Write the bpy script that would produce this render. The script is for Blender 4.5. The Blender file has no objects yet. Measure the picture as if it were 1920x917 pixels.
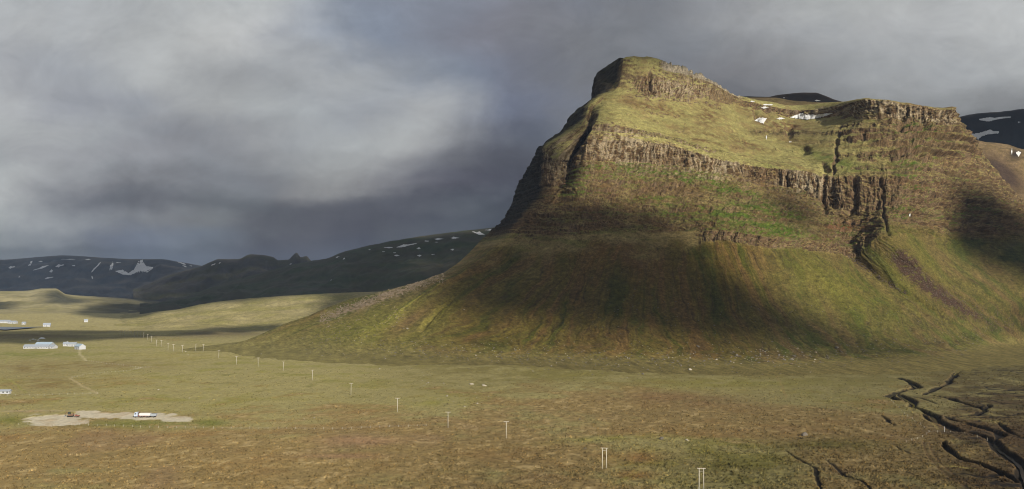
import bpy, bmesh, math, random
import numpy as np
from mathutils import Vector, Matrix, noise as mnoise

random.seed(7)
rng = np.random.default_rng(11)
C = bpy.context.scene.collection
R = math.radians

# ------------------------------------------------------------------ camera
F = 1663.0                 # focal length in photograph pixels (1920 wide)
HC = 82.0                  # height of the viewpoint above the plain, metres
PITCH = R(2.98)
cam_d = bpy.data.cameras.new("camera")
cam_d.sensor_width = 36.0
cam_d.lens = 36.0 * F / 1920.0
cam_d.clip_start = 1.0
cam_d.clip_end = 60000.0
cam = bpy.data.objects.new("camera", cam_d)
cam.location = (0, 0, HC)
cam.rotation_euler = (R(90) + PITCH, 0, 0)
C.objects.link(cam)
scn = bpy.context.scene
scn.camera = cam

# ------------------------------------------------------------------ colour management
EXPO = 0.40
scn.view_settings.view_transform = 'Standard'
scn.view_settings.look = 'None'
scn.view_settings.exposure = EXPO
scn.view_settings.gamma = 1.0
scn.view_settings.use_curve_mapping = False
scn.cycles.filter_width = 1.0
scn.cycles.max_bounces = 4
scn.cycles.diffuse_bounces = 2
scn.cycles.volume_bounces = 0
scn.cycles.transparent_max_bounces = 8

# ------------------------------------------------------------------ sun
SUN_AZ, SUN_EL = R(30.0), R(20.0)      # azimuth measured from straight behind the camera towards the right
SUN = Vector((math.sin(SUN_AZ) * math.cos(SUN_EL), -math.cos(SUN_AZ) * math.cos(SUN_EL), math.sin(SUN_EL)))
sd = bpy.data.lights.new("sun", 'SUN')
sd.energy = 5.0
sd.angle = R(0.53)
sd.color = (1.0, 0.93, 0.80)
so = bpy.data.objects.new("sun", sd)
so.rotation_euler = SUN.to_track_quat('Z', 'Y').to_euler()
so.location = (0, -200, 900)
C.objects.link(so)


def lin(c):
    c = np.asarray(c, float) / 255.0
    return np.where(c <= 0.04045, c / 12.92, ((c + 0.055) / 1.055) ** 2.4)


# ------------------------------------------------------------------ world: nishita sky behind a procedural cloud deck
world = bpy.data.worlds.new("World")
scn.world = world
world.use_nodes = True
nt = world.node_tree
nt.nodes.clear()


def NN(tree, kind, **kw):
    n = tree.nodes.new(kind)
    for k, v in kw.items():
        setattr(n, k, v)
    return n


def mathn(tree, op, a, b=None, c=None, clamp=False):
    n = tree.nodes.new('ShaderNodeMath')
    n.operation = op
    n.use_clamp = clamp
    for i, x in enumerate((a, b, c)):
        if x is None:
            continue
        if isinstance(x, (int, float)):
            n.inputs[i].default_value = x
        else:
            tree.links.new(x, n.inputs[i])
    return n.outputs[0]


def mixc(tree, fac, a, b, mode='MIX'):
    n = tree.nodes.new('ShaderNodeMix')
    n.data_type = 'RGBA'
    n.blend_type = mode
    for sock, x in ((n.inputs[0], fac), (n.inputs[6], a), (n.inputs[7], b)):
        if isinstance(x, (int, float)):
            sock.default_value = x
        elif isinstance(x, (tuple, list)):
            sock.default_value = (*x[:3], 1)
        else:
            tree.links.new(x, sock)
    return n.outputs[2]


def build_world():
    L = nt.links.new
    tc = NN(nt, 'ShaderNodeTexCoord')
    sep = NN(nt, 'ShaderNodeSeparateXYZ')
    L(tc.outputs['Generated'], sep.inputs[0])
    X, Y, Z = sep.outputs
    # cloud deck coordinates: the direction carried up to a flat layer
    zc = mathn(nt, 'MAXIMUM', mathn(nt, 'ADD', Z, 0.09), 0.05)
    px = mathn(nt, 'DIVIDE', X, zc)
    py = mathn(nt, 'DIVIDE', Y, zc)
    cmb = NN(nt, 'ShaderNodeCombineXYZ')
    L(px, cmb.inputs[0]); L(py, cmb.inputs[1])
    yc = mathn(nt, 'MAXIMUM', Y, 0.25)
    a = mathn(nt, 'DIVIDE', X, yc)
    b = mathn(nt, 'DIVIDE', Z, yc)
    cmb2 = NN(nt, 'ShaderNodeCombineXYZ')
    L(a, cmb2.inputs[0]); L(mathn(nt, 'MULTIPLY', b, 1.6), cmb2.inputs[1])
    def noise(vec, scale, detail, rough, dist=0.0, off=(0, 0, 0)):
        m = NN(nt, 'ShaderNodeMapping')
        m.inputs['Location'].default_value = off
        L(vec, m.inputs[0])
        n = NN(nt, 'ShaderNodeTexNoise')
        n.inputs['Scale'].default_value = scale
        n.inputs['Detail'].default_value = detail
        n.inputs['Roughness'].default_value = rough
        n.inputs['Distortion'].default_value = dist
        L(m.outputs[0], n.inputs['Vector'])
        return n.outputs['Fac']
    w1 = noise(cmb2.outputs[0], 5.0, 5, 0.55, 0.3, (3.1, 1.7, 0))
    w2 = noise(cmb2.outputs[0], 5.0, 5, 0.55, 0.3, (9.3, 6.1, 4))
    w3 = noise(cmb2.outputs[0], 7.5, 7, 0.62, 0.9, (5.3, 2.1, 8))
    aw = mathn(nt, 'ADD', a, mathn(nt, 'MULTIPLY', mathn(nt, 'SUBTRACT', w1, 0.5), 0.20))
    bw = mathn(nt, 'ADD', b, mathn(nt, 'MULTIPLY', mathn(nt, 'SUBTRACT', w2, 0.5), 0.10))
    # rows of the cloud picture: elevation (as photograph row) -> colours along azimuth
    rows = {
        -40: [(170, 173, 175), (168, 171, 173), (172, 175, 176), (174, 177, 178), (140, 149, 164), (124, 131, 146), (118, 122, 134), (116, 120, 130), (128, 131, 137), (149, 151, 153), (162, 165, 165), (171, 173, 173), (180, 182, 182)],
        50: [(170, 173, 175), (168, 171, 173), (171, 174, 175), (178, 180, 181), (132, 142, 158), (121, 127, 142), (118, 120, 132), (118, 121, 128), (130, 132, 136), (150, 152, 154), (161, 163, 164), (169, 171, 172), (180, 182, 182)],
        130: [(160, 163, 168), (150, 154, 160), (168, 171, 172), (152, 155, 158), (160, 163, 166), (120, 128, 142), (106, 112, 129), (110, 113, 120), (112, 114, 120), (126, 127, 131), (150, 152, 153), (160, 162, 163), (166, 168, 168)],
        190: [(172, 174, 175), (146, 150, 158), (150, 153, 157), (163, 166, 167), (148, 151, 156), (157, 159, 161), (104, 112, 132), (113, 117, 127), (102, 106, 115), (108, 109, 114), (134, 136, 138), (138, 140, 141), (128, 130, 132)],
        250: [(168, 171, 172), (158, 161, 164), (132, 135, 142), (150, 152, 155), (163, 166, 167), (159, 161, 162), (92, 97, 112), (108, 113, 123), (100, 104, 114), (98, 100, 107), (106, 107, 111), (104, 105, 108), (90, 92, 96)],
        300: [(162, 165, 167), (152, 154, 158), (140, 142, 148), (138, 140, 144), (158, 160, 160), (136, 138, 143), (86, 89, 101), (100, 103, 112), (90, 93, 102), (90, 92, 99), (90, 92, 97), (88, 90, 94), (84, 86, 90)],
        345: [(170, 172, 172), (140, 142, 146), (121, 122, 128), (117, 118, 124), (140, 141, 142), (110, 111, 120), (78, 80, 94), (84, 86, 94), (84, 86, 94), (84, 86, 94), (84, 86, 94), (84, 86, 94), (84, 86, 94)],
        390: [(184, 186, 186), (124, 127, 134), (104, 105, 113), (92, 94, 103), (94, 96, 106), (84, 86, 98), (60, 61, 76), (84, 86, 94), (84, 86, 94), (84, 86, 94), (84, 86, 94), (84, 86, 94), (84, 86, 94)],
        420: [(174, 177, 178), (142, 146, 152), (122, 124, 130), (96, 98, 107), (90, 91, 101), (72, 74, 88), (56, 58, 74), (84, 86, 94), (84, 86, 94), (84, 86, 94), (84, 86, 94), (84, 86, 94), (84, 86, 94)],
        455: [(142, 147, 152), (112, 118, 132), (106, 116, 134), (82, 84, 96), (82, 84, 96), (61, 63, 79), (56, 58, 74), (84, 86, 94), (84, 86, 94), (84, 86, 94), (84, 86, 94), (84, 86, 94), (84, 86, 94)],
        482: [(98, 104, 114), (86, 92, 106), (90, 100, 118), (78, 80, 94), (70, 73, 88), (58, 60, 76), (56, 58, 74), (84, 86, 94), (84, 86, 94), (84, 86, 94), (84, 86, 94), (84, 86, 94), (84, 86, 94)],
    }
    ks = sorted(rows)
    lo_a, hi_a = (-160 - 960) / F, (2080 - 960) / F
    fa = mathn(nt, 'DIVIDE', mathn(nt, 'SUBTRACT', aw, lo_a), hi_a - lo_a, clamp=True)
    prev = None
    gain0 = 1.0 / (2 ** EXPO)
    for k in ks:
        gain = gain0 * (1.06 if k < 300 else (1.0 if k < 390 else 0.85))
        cr = NN(nt, 'ShaderNodeValToRGB')
        cr.color_ramp.interpolation = 'CARDINAL'
        cols = rows[k]
        xs = [(-0.0 + i * 160) for i in range(13)]
        pts = [((x - 960) / F - lo_a) / (hi_a - lo_a) for x in xs]
        els = cr.color_ramp.elements
        while len(els) < 13:
            els.new(0.5)
        for e, p, c in zip(els, pts, cols):
            e.position = p
            e.color = (*(lin(c) * gain), 1)
        L(fa, cr.inputs[0])
        if prev is None:
            prev, pk = cr.outputs[0], k
        else:
            b0 = (545 - pk) / F
            b1 = (545 - k) / F
            t = mathn(nt, 'DIVIDE', mathn(nt, 'SUBTRACT', b0, bw), b0 - b1, clamp=True)
            mr = NN(nt, 'ShaderNodeMapRange', interpolation_type='SMOOTHSTEP')
            L(t, mr.inputs[0])
            prev, pk = mixc(nt, mr.outputs[0], prev, cr.outputs[0]), k
    front = prev
    # everywhere else: the same mottled overcast
    g1 = noise(cmb.outputs[0], 0.55, 6, 0.55, 0.4, (2, 5, 1))
    cr = NN(nt, 'ShaderNodeValToRGB')
    for e, p, c in zip(cr.color_ramp.elements, (0.3, 0.7), ((104, 109, 122), (176, 179, 181))):
        e.position = p
        e.color = (*(lin(c) * gain0), 1)
    L(g1, cr.inputs[0])
    mr = NN(nt, 'ShaderNodeMapRange', interpolation_type='SMOOTHSTEP')
    mr.inputs[1].default_value = 0.45; mr.inputs[2].default_value = 0.7
    L(Y, mr.inputs[0])
    mr2 = NN(nt, 'ShaderNodeMapRange', interpolation_type='SMOOTHSTEP')
    mr2.inputs[1].default_value = 0.75; mr2.inputs[2].default_value = 0.45
    L(b, mr2.inputs[0])
    clouds = mixc(nt, mathn(nt, 'MULTIPLY', mr.outputs[0], mr2.outputs[0]), cr.outputs[0], front)
    # fine wisps over all of it
    wisp = mathn(nt, 'ADD', 1.0, mathn(nt, 'MULTIPLY', mathn(nt, 'SUBTRACT', w3, 0.5), 0.55))
    w4 = noise(cmb2.outputs[0], 15.0, 8, 0.66, 1.2, (1.3, 7.1, 2))
    wisp = mathn(nt, 'ADD', wisp, mathn(nt, 'MULTIPLY', mathn(nt, 'SUBTRACT', w4, 0.5), 0.34))
    hs = NN(nt, 'ShaderNodeHueSaturation')
    hs.inputs['Saturation'].default_value = 0.78
    L(clouds, hs.inputs['Color'])
    clouds = hs.outputs[0]
    vm = NN(nt, 'ShaderNodeVectorMath', operation='SCALE')
    L(clouds, vm.inputs[0]); L(wisp, vm.inputs[3])
    sky = NN(nt, 'ShaderNodeTexSky', sky_type='NISHITA')
    sky.sun_disc = False
    sky.sun_elevation = SUN_EL
    sky.sun_rotation = math.pi - SUN_AZ
    sky.altitude = 80
    sv = NN(nt, 'ShaderNodeVectorMath', operation='SCALE')
    L(sky.outputs[0], sv.inputs[0]); sv.inputs[3].default_value = 0.1
    cov = mathn(nt, 'ADD', 0.985, mathn(nt, 'MULTIPLY', mathn(nt, 'SUBTRACT', w1, 0.5), 0.2), clamp=True)
    mixed = mixc(nt, cov, sv.outputs[0], vm.outputs[0])
    bg = NN(nt, 'ShaderNodeBackground')
    bg.inputs[1].default_value = 1.0
    L(mixed, bg.inputs[0])
    out = NN(nt, 'ShaderNodeOutputWorld')
    L(bg.outputs[0], out.inputs[0])


build_world()

# ------------------------------------------------------------------ pixel <-> world helpers (camera geometry only)
ct, st_ = math.cos(PITCH), math.sin(PITCH)


def P(px, py, Y):
    """point at depth Y seen at photograph pixel px, py"""
    a = (np.asarray(px, float) - 960) / F
    b = (458.5 - np.asarray(py, float)) / F
    y = ct - b * st_
    z = st_ + b * ct
    Y = np.asarray(Y, float)
    return np.stack([a / y * Y, Y + 0 * a, HC + z / y * Y], -1)


def G(px, py, z0=0.0):
    a = (px - 960) / F
    b = (458.5 - py) / F
    y = ct - b * st_
    z = st_ + b * ct
    t = (z0 - HC) / z
    return np.array([a * t, y * t, z0])


def proj(p):
    dy = p[..., 1]; dz = p[..., 2] - HC
    yc = dy * ct + dz * st_
    zc = -dy * st_ + dz * ct
    yc = np.maximum(yc, 1.0)
    return 960 + F * p[..., 0] / yc, 458.5 - F * zc / yc


# ------------------------------------------------------------------ numpy noise
def _h(ix, iy, seed):
    h = (ix.astype(np.uint32) * np.uint32(374761393) + iy.astype(np.uint32) * np.uint32(668265263) + np.uint32(seed * 2246822519 % 4294967296))
    h = (h ^ (h >> np.uint32(13))) * np.uint32(1274126177)
    return (h ^ (h >> np.uint32(16)))


def n2(x, y, seed=0):
    """gradient noise about -1..1"""
    x = np.asarray(x, np.float32); y = np.asarray(y, np.float32)
    ix = np.floor(x).astype(np.int64); iy = np.floor(y).astype(np.int64)
    fx = x - ix; fy = y - iy
    u = fx * fx * fx * (fx * (fx * 6 - 15) + 10); v = fy * fy * fy * (fy * (fy * 6 - 15) + 10)
    def g(jx, jy, dx, dy):
        h = _h(jx & 0xffffffff, jy & 0xffffffff, seed) & np.uint32(1023)
        a = h.astype(np.float32) * np.float32(2 * math.pi / 1024)
        return np.cos(a) * dx + np.sin(a) * dy
    a = g(ix, iy, fx, fy); b = g(ix + 1, iy, fx - 1, fy)
    c = g(ix, iy + 1, fx, fy - 1); d = g(ix + 1, iy + 1, fx - 1, fy - 1)
    return (a + (b - a) * u + ((c + (d - c) * u) - (a + (b - a) * u)) * v) * 1.5


def fbm(x, y, o=4, seed=0, gain=0.5):
    s = 0; A = 1; T = 0
    for i in range(o):
        s = s + A * n2(np.asarray(x) * 2 ** i, np.asarray(y) * 2 ** i, seed + i * 17)
        T += A; A *= gain
    return s / T


def ridged(x, y, o=3, seed=0):
    s = 0; A = 1; T = 0
    for i in range(o):
        s = s + A * (1 - np.abs(n2(np.asarray(x) * 2 ** i, np.asarray(y) * 2 ** i, seed + i * 13)) * 2)
        T += A; A *= 0.5
    return s / T


def ss(x, a, b):
    t = np.clip((x - a) / (b - a), 0, 1)
    return t * t * (3 - 2 * t)


def mixa(c, col, m):
    m = np.clip(m, 0, 1)[..., None]
    return c * (1 - m) + np.asarray(col) * m


def el(px, py, cx, cy, rx, ry, ang=0.0):
    """soft elliptic patch weight 0..1"""
    c, s = math.cos(R(ang)), math.sin(R(ang))
    dx, dy = px - cx, py - cy
    a = (dx * c + dy * s) / rx; b = (-dx * s + dy * c) / ry
    return np.exp(-(a * a + b * b) * 1.2)


# ------------------------------------------------------------------ pchip interpolation on a control net
def pchip(x, y, xq, axis=0):
    y = np.moveaxis(y, axis, 0)
    h = np.diff(x)[(...,) + (None,) * (y.ndim - 1)]
    dl = np.diff(y, axis=0) / h
    m = np.zeros_like(y)
    w1 = 2 * h[1:] + h[:-1]; w2 = h[1:] + 2 * h[:-1]
    with np.errstate(divide='ignore', invalid='ignore'):
        hm = (w1 + w2) / (w1 / dl[:-1] + w2 / dl[1:])
    ok = dl[:-1] * dl[1:] > 0
    m[1:-1] = np.where(ok, hm, 0)
    m[0] = dl[0]; m[-1] = dl[-1]
    k = np.clip(np.searchsorted(x, xq, side='right') - 1, 0, len(x) - 2)
    hh = np.diff(x)[k]; t = (xq - x[k]) / hh
    e = (...,) + (None,) * (y.ndim - 1)
    t = t[e]; hh = hh[e]
    r = (2 * t**3 - 3 * t**2 + 1) * y[k] + (t**3 - 2 * t**2 + t) * hh * m[k] + (-2 * t**3 + 3 * t**2) * y[k + 1] + (t**3 - t**2) * hh * m[k + 1]
    return np.moveaxis(r, 0, axis)


def catm(x, y, xq, axis=0):
    """smooth cubic (finite-difference tangents), rounder than pchip"""
    y = np.moveaxis(y, axis, 0)
    h = np.diff(x)[(...,) + (None,) * (y.ndim - 1)]
    dl = np.diff(y, axis=0) / h
    m = np.zeros_like(y)
    m[1:-1] = 0.5 * (dl[:-1] + dl[1:]) * 0.9
    m[0] = dl[0]; m[-1] = dl[-1]
    k = np.clip(np.searchsorted(x, xq, side='right') - 1, 0, len(x) - 2)
    hh = np.diff(x)[k]; t = (xq - x[k]) / hh
    e = (...,) + (None,) * (y.ndim - 1)
    t = t[e]; hh = hh[e]
    r = (2 * t**3 - 3 * t**2 + 1) * y[k] + (t**3 - 2 * t**2 + t) * hh * m[k] + (-2 * t**3 + 3 * t**2) * y[k + 1] + (t**3 - t**2) * hh * m[k + 1]
    return np.moveaxis(r, 0, axis)


def bil(A, u, v):
    """bilinear lookup in A[nu, nv, k] at fractional indices"""
    nu, nv = A.shape[:2]
    u = np.clip(u, 0, nu - 1.001); v = np.clip(v, 0, nv - 1.001)
    i = u.astype(int); j = v.astype(int)
    fu = (u - i)[..., None]; fv = (v - j)[..., None]
    return (A[i, j] * (1 - fu) + A[i + 1, j] * fu) * (1 - fv) + (A[i, j + 1] * (1 - fu) + A[i + 1, j + 1] * fu) * fv


def grid_normals(Pg):
    du = np.gradient(Pg, axis=0); dv = np.gradient(Pg, axis=1)
    n = np.cross(du, dv)
    n /= np.linalg.norm(n, axis=-1, keepdims=True) + 1e-9
    return n


def grid_object(name, Pg, col, mat, extra=None):
    nu, nv = Pg.shape[:2]
    me = bpy.data.meshes.new(name)
    me.vertices.add(nu * nv)
    me.vertices.foreach_set('co', Pg.reshape(-1).astype(np.float32))
    idx = np.arange(nu * nv, dtype=np.int32).reshape(nu, nv)
    q = np.stack([idx[:-1, :-1], idx[1:, :-1], idx[1:, 1:], idx[:-1, 1:]], -1).reshape(-1, 4)
    me.loops.add(q.size)
    me.loops.foreach_set('vertex_index', q.reshape(-1))
    me.polygons.add(len(q))
    me.polygons.foreach_set('loop_start', np.arange(0, q.size, 4, dtype=np.int32))
    me.polygons.foreach_set('use_smooth', np.ones(len(q), bool))
    me.update(calc_edges=True)
    ca = me.color_attributes.new('surface', 'FLOAT_COLOR', 'POINT')
    rgba = np.ones((nu * nv, 4), np.float32)
    rgba[:, :3] = np.clip(col.reshape(-1, 3), 0.002, 0.95)
    ca.data.foreach_set('color', rgba.reshape(-1))
    me.materials.append(mat)
    o = bpy.data.objects.new(name, me)
    C.objects.link(o)
    return o


def tag(o, label=None, cat=None, group=None, kind=None):
    if label: o['label'] = label
    if cat: o['category'] = cat
    if group: o['group'] = group
    if kind: o['kind'] = kind
    return o


# ------------------------------------------------------------------ materials
def terrain_mat(name, s1, s2, bump, amt=0.35, bscale=1.0, ysc=1.0):
    m = bpy.data.materials.new(name)
    m.use_nodes = True
    t = m.node_tree
    b = t.nodes['Principled BSDF']
    at = NN(t, 'ShaderNodeVertexColor', layer_name='surface')
    tc = NN(t, 'ShaderNodeTexCoord')
    fac = None
    outs = []
    for sc, det in ((s1, 6), (s2, 5)):
        n = NN(t, 'ShaderNodeTexNoise')
        n.inputs['Scale'].default_value = sc
        n.inputs['Detail'].default_value = det
        n.inputs['Roughness'].default_value = 0.68
        mp_ = NN(t, 'ShaderNodeMapping')
        mp_.inputs['Scale'].default_value = (1, ysc, 1)
        t.links.new(tc.outputs['Object'], mp_.inputs[0])
        t.links.new(mp_.outputs[0], n.inputs['Vector'])
        outs.append(n.outputs['Fac'])
    f1 = mathn(t, 'MULTIPLY', mathn(t, 'SUBTRACT', outs[0], 0.5), amt * 4)
    f2 = mathn(t, 'MULTIPLY', mathn(t, 'SUBTRACT', outs[1], 0.5), amt * 4)
    f = mathn(t, 'MAXIMUM', mathn(t, 'ADD', 1.0, mathn(t, 'ADD', f1, f2)), 0.25)
    vm = NN(t, 'ShaderNodeVectorMath', operation='SCALE')
    t.links.new(at.outputs[0], vm.inputs[0]); t.links.new(f, vm.inputs[3])
    t.links.new(vm.outputs[0], b.inputs['Base Color'])
    b.inputs['Roughness'].default_value = 0.95
    b.inputs['Specular IOR Level'].default_value = 0.12
    bp = NN(t, 'ShaderNodeBump')
    bp.inputs['Strength'].default_value = bump
    bp.inputs['Distance'].default_value = bscale
    t.links.new(mathn(t, 'ADD', outs[0], outs[1]), bp.inputs['Height'])
    t.links.new(bp.outputs[0], b.inputs['Normal'])
    return m


def plain_mat(name, col, rough=0.8, var=0.15, scale=1.5, metal=0.0, spec=0.3, bump=0.0):
    m = bpy.data.materials.new(name)
    m.use_nodes = True
    t = m.node_tree
    b = t.nodes['Principled BSDF']
    tc = NN(t, 'ShaderNodeTexCoord')
    n = NN(t, 'ShaderNodeTexNoise')
    n.inputs['Scale'].default_value = scale
    n.inputs['Detail'].default_value = 6
    t.links.new(tc.outputs['Object'], n.inputs['Vector'])
    f = mathn(t, 'ADD', 1.0, mathn(t, 'MULTIPLY', mathn(t, 'SUBTRACT', n.outputs['Fac'], 0.5), var * 4))
    vm = NN(t, 'ShaderNodeVectorMath', operation='SCALE')
    vm.inputs[0].default_value = tuple(col)
    t.links.new(f, vm.inputs[3])
    t.links.new(vm.outputs[0], b.inputs['Base Color'])
    b.inputs['Roughness'].default_value = rough
    b.inputs['Metallic'].default_value = metal
    b.inputs['Specular IOR Level'].default_value = spec
    if bump:
        bp = NN(t, 'ShaderNodeBump')
        bp.inputs['Strength'].default_value = bump
        t.links.new(n.outputs['Fac'], bp.inputs['Height'])
        t.links.new(bp.outputs[0], b.inputs['Normal'])
    return m


M_MOUNT = terrain_mat('mountain surface', 0.45, 0.11, 0.9, 0.36, 1.8)
M_GROUND = terrain_mat('moor surface', 1.4, 0.3, 0.3, 0.24, 0.3, 0.8)
M_FAR = terrain_mat('far slope surface', 0.03, 0.008, 0.3, 0.22, 6.0)
M_SNOW = plain_mat('old snow', (0.50, 0.50, 0.50), 0.7, 0.14, 0.12)
M_WATER = plain_mat('dark stream water', (0.010, 0.013, 0.018), 0.12, 0.1, 0.3, spec=0.5, bump=0.12)
M_LAKE = plain_mat('grey lake water', (0.03, 0.04, 0.055), 0.18, 0.1, 0.05, spec=0.5, bump=0.08)
M_WOOD = plain_mat('weathered pale timber', (0.40, 0.37, 0.31), 0.85, 0.12, 2.0)
M_WIRE = plain_mat('galvanised wire', (0.35, 0.35, 0.34), 0.5, 0.05, 2.0, metal=0.5)
M_CERAM = plain_mat('porcelain insulator', (0.25, 0.14, 0.10), 0.3, 0.05, 2.0)
M_WHITEW = plain_mat('white painted wall', (0.38, 0.39, 0.41), 0.8, 0.06, 0.6)
M_ROOFB = plain_mat('blue grey roof sheet', (0.30, 0.38, 0.46), 0.6, 0.08, 0.4)
M_ROOFW = plain_mat('pale roof sheet', (0.27, 0.30, 0.34), 0.6, 0.06, 0.4)
M_ROOFR = plain_mat('dull red roof sheet', (0.25, 0.10, 0.07), 0.7, 0.08, 0.4)
M_GLASS = plain_mat('dark window glass', (0.03, 0.035, 0.04), 0.1, 0.05, 1.0, spec=0.6)
M_DOOR = plain_mat('grey door paint', (0.20, 0.21, 0.22), 0.6, 0.06, 1.0)
M_ROCKP = plain_mat('pale lichened boulder', (0.30, 0.27, 0.215), 0.95, 0.22, 1.2, spec=0.1, bump=0.5)
M_ROCKD = plain_mat('dark basalt boulder', (0.13, 0.115, 0.095), 0.95, 0.25, 1.2, spec=0.1, bump=0.5)
M_ROCKT = plain_mat('tan scree rock', (0.20, 0.16, 0.115), 0.95, 0.25, 0.9, spec=0.1, bump=0.5)
M_TYRE = plain_mat('black rubber', (0.02, 0.02, 0.02), 0.85, 0.1, 3.0)
M_CABW = plain_mat('pale blue cab paint', (0.42, 0.48, 0.60), 0.35, 0.05, 1.0, spec=0.5)
M_RED = plain_mat('faded red chassis paint', (0.22, 0.08, 0.06), 0.6, 0.1, 1.5)
M_TRAIL = plain_mat('white trailer panel', (0.58, 0.58, 0.57), 0.5, 0.03, 0.6)
M_STEEL = plain_mat('rim steel', (0.35, 0.35, 0.36), 0.4, 0.05, 2.0, metal=0.7)
M_ORANGE = plain_mat('rusty brown paint', (0.15, 0.085, 0.055), 0.7, 0.15, 1.5)
M_DGREEN = plain_mat('dark green cab paint', (0.035, 0.045, 0.03), 0.6, 0.1, 1.5)
M_BALE = plain_mat('white bale wrap', (0.72, 0.73, 0.72), 0.4, 0.04, 1.0)

# ------------------------------------------------------------------ THE MOUNTAIN
# stations are fall lines, each with thirteen rows from talus toe to crest: (px, py, depth)
ST = [
 # A  left skyline, north side of the nose
 [(430,652,1290),(540,606,1335),(655,565,1370),(830,513,1440),(905,450,1490),(945,414,1540),(985,330,1575),(1020,277,1600),(1052,248,1625),(1085,209,1650),(1109,188,1670),(1115,150,1680),(1163,113,1690)],
 # B0 just behind the arete
 [(590,665,1120),(682,622,1168),(782,558,1248),(899,486,1322),(952,438,1350),(984,400,1366),(1017,352,1380),(1017,286,1395),(1088,230,1462),(1100,203,1512),(1120,182,1556),(1156,156,1590),(1168,112,1620)],
 # B  lit arete
 [(600,668,1105),(690,625,1160),(790,560,1240),(905,487,1310),(958,438,1335),(990,400,1350),(1022,352,1362),(1022,287,1375),(1092,232,1440),(1103,204,1490),(1126,181,1535),(1160,157,1570),(1171,110,1600)],
 # B2 lit pinnacle flank
 [(660,671,1082),(745,632,1130),(835,568,1210),(945,486,1290),(984,438,1316),(1012,400,1332),(1042,350,1352),(1045,300,1372),(1098,240,1442),(1105,208,1488),(1130,183,1534),(1162,152,1570),(1175,108,1600)],
 # C  shaded recess
 [(720,674,1060),(800,638,1100),(880,575,1180),(985,485,1270),(1010,440,1300),(1035,400,1325),(1062,333,1405),(1074,300,1430),(1106,252,1468),(1108,214,1492),(1133,185,1533),(1166,150,1568),(1180,107,1600)],
 # D  first buttress
 [(860,679,1018),(925,645,1060),(980,580,1130),(1050,480,1230),(1070,440,1265),(1085,395,1305),(1098,303,1370),(1103,262,1380),(1116,232,1400),(1128,205,1465),(1150,185,1525),(1176,152,1562),(1190,107,1600)],
 # E
 [(1010,682,997),(1050,650,1040),(1075,585,1110),(1120,470,1225),(1130,435,1260),(1145,385,1310),(1180,302,1385),(1183,266,1397),(1185,240,1415),(1190,208,1480),(1206,183,1530),(1210,146,1556),(1215,108,1610)],
 # F
 [(1170,688,953),(1185,655,1000),(1180,590,1080),(1195,470,1210),(1205,435,1250),(1225,385,1310),(1258,310,1390),(1255,273,1402),(1250,252,1425),(1255,215,1505),(1260,185,1560),(1262,150,1582),(1255,119,1620)],
 # G
 [(1320,692,930),(1310,662,990),(1285,600,1070),(1270,470,1200),(1275,432,1240),(1310,385,1300),(1345,322,1380),(1345,299,1390),(1345,282,1415),(1330,225,1540),(1320,188,1610),(1322,160,1632),(1320,143,1650)],
 # H
 [(1450,694,915),(1440,668,970),(1390,600,1070),(1345,452,1200),(1350,433,1212),(1385,395,1280),(1430,342,1370),(1430,316,1381),(1425,297,1425),(1405,245,1560),(1385,197,1680),(1385,187,1690),(1384,179,1705)],
 # I
 [(1600,690,945),(1570,668,990),(1500,600,1090),(1430,464,1190),(1435,446,1200),(1455,405,1270),(1500,356,1350),(1500,324,1362),(1490,300,1430),(1480,250,1600),(1490,222,1700),(1490,206,1710),(1485,196,1760)],
 # J  deep gully
 [(1740,682,995),(1690,660,1040),(1610,590,1120),(1530,471,1200),(1535,455,1212),(1545,415,1270),(1560,385,1318),(1555,333,1345),(1550,305,1390),(1560,250,1500),(1575,217,1605),(1575,200,1612),(1575,193,1640)],
 # K
 [(1830,672,1070),(1770,650,1110),(1690,575,1170),(1600,482,1230),(1595,460,1240),(1600,425,1262),(1610,400,1280),(1610,332,1322),(1610,300,1370),(1620,246,1440),(1625,213,1490),(1625,189,1500),(1630,187,1530)],
 # L  scree fan apex
 [(1900,655,1225),(1850,630,1235),(1760,550,1200),(1660,440,1210),(1665,422,1225),(1670,405,1245),(1680,386,1265),(1685,332,1300),(1690,300,1350),(1700,250,1410),(1705,220,1450),(1705,197,1460),(1705,195,1490)],
 # M  right corner
 [(2000,640,1420),(1960,610,1350),(1880,540,1300),(1790,455,1320),(1790,440,1325),(1790,420,1335),(1785,392,1348),(1780,342,1370),(1775,300,1392),(1775,255,1420),(1775,232,1440),(1778,207,1450),(1772,202,1490)],
 # N  right skyline turning away
 [(2180,625,1700),(2130,590,1680),(2060,530,1650),(1980,470,1600),(1962,450,1600),(1942,420,1600),(1915,385,1590),(1880,342,1580),(1852,306,1570),(1824,270,1560),(1803,238,1550),(1791,212,1545),(1782,206,1552)],
]
NR = 13


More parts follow.
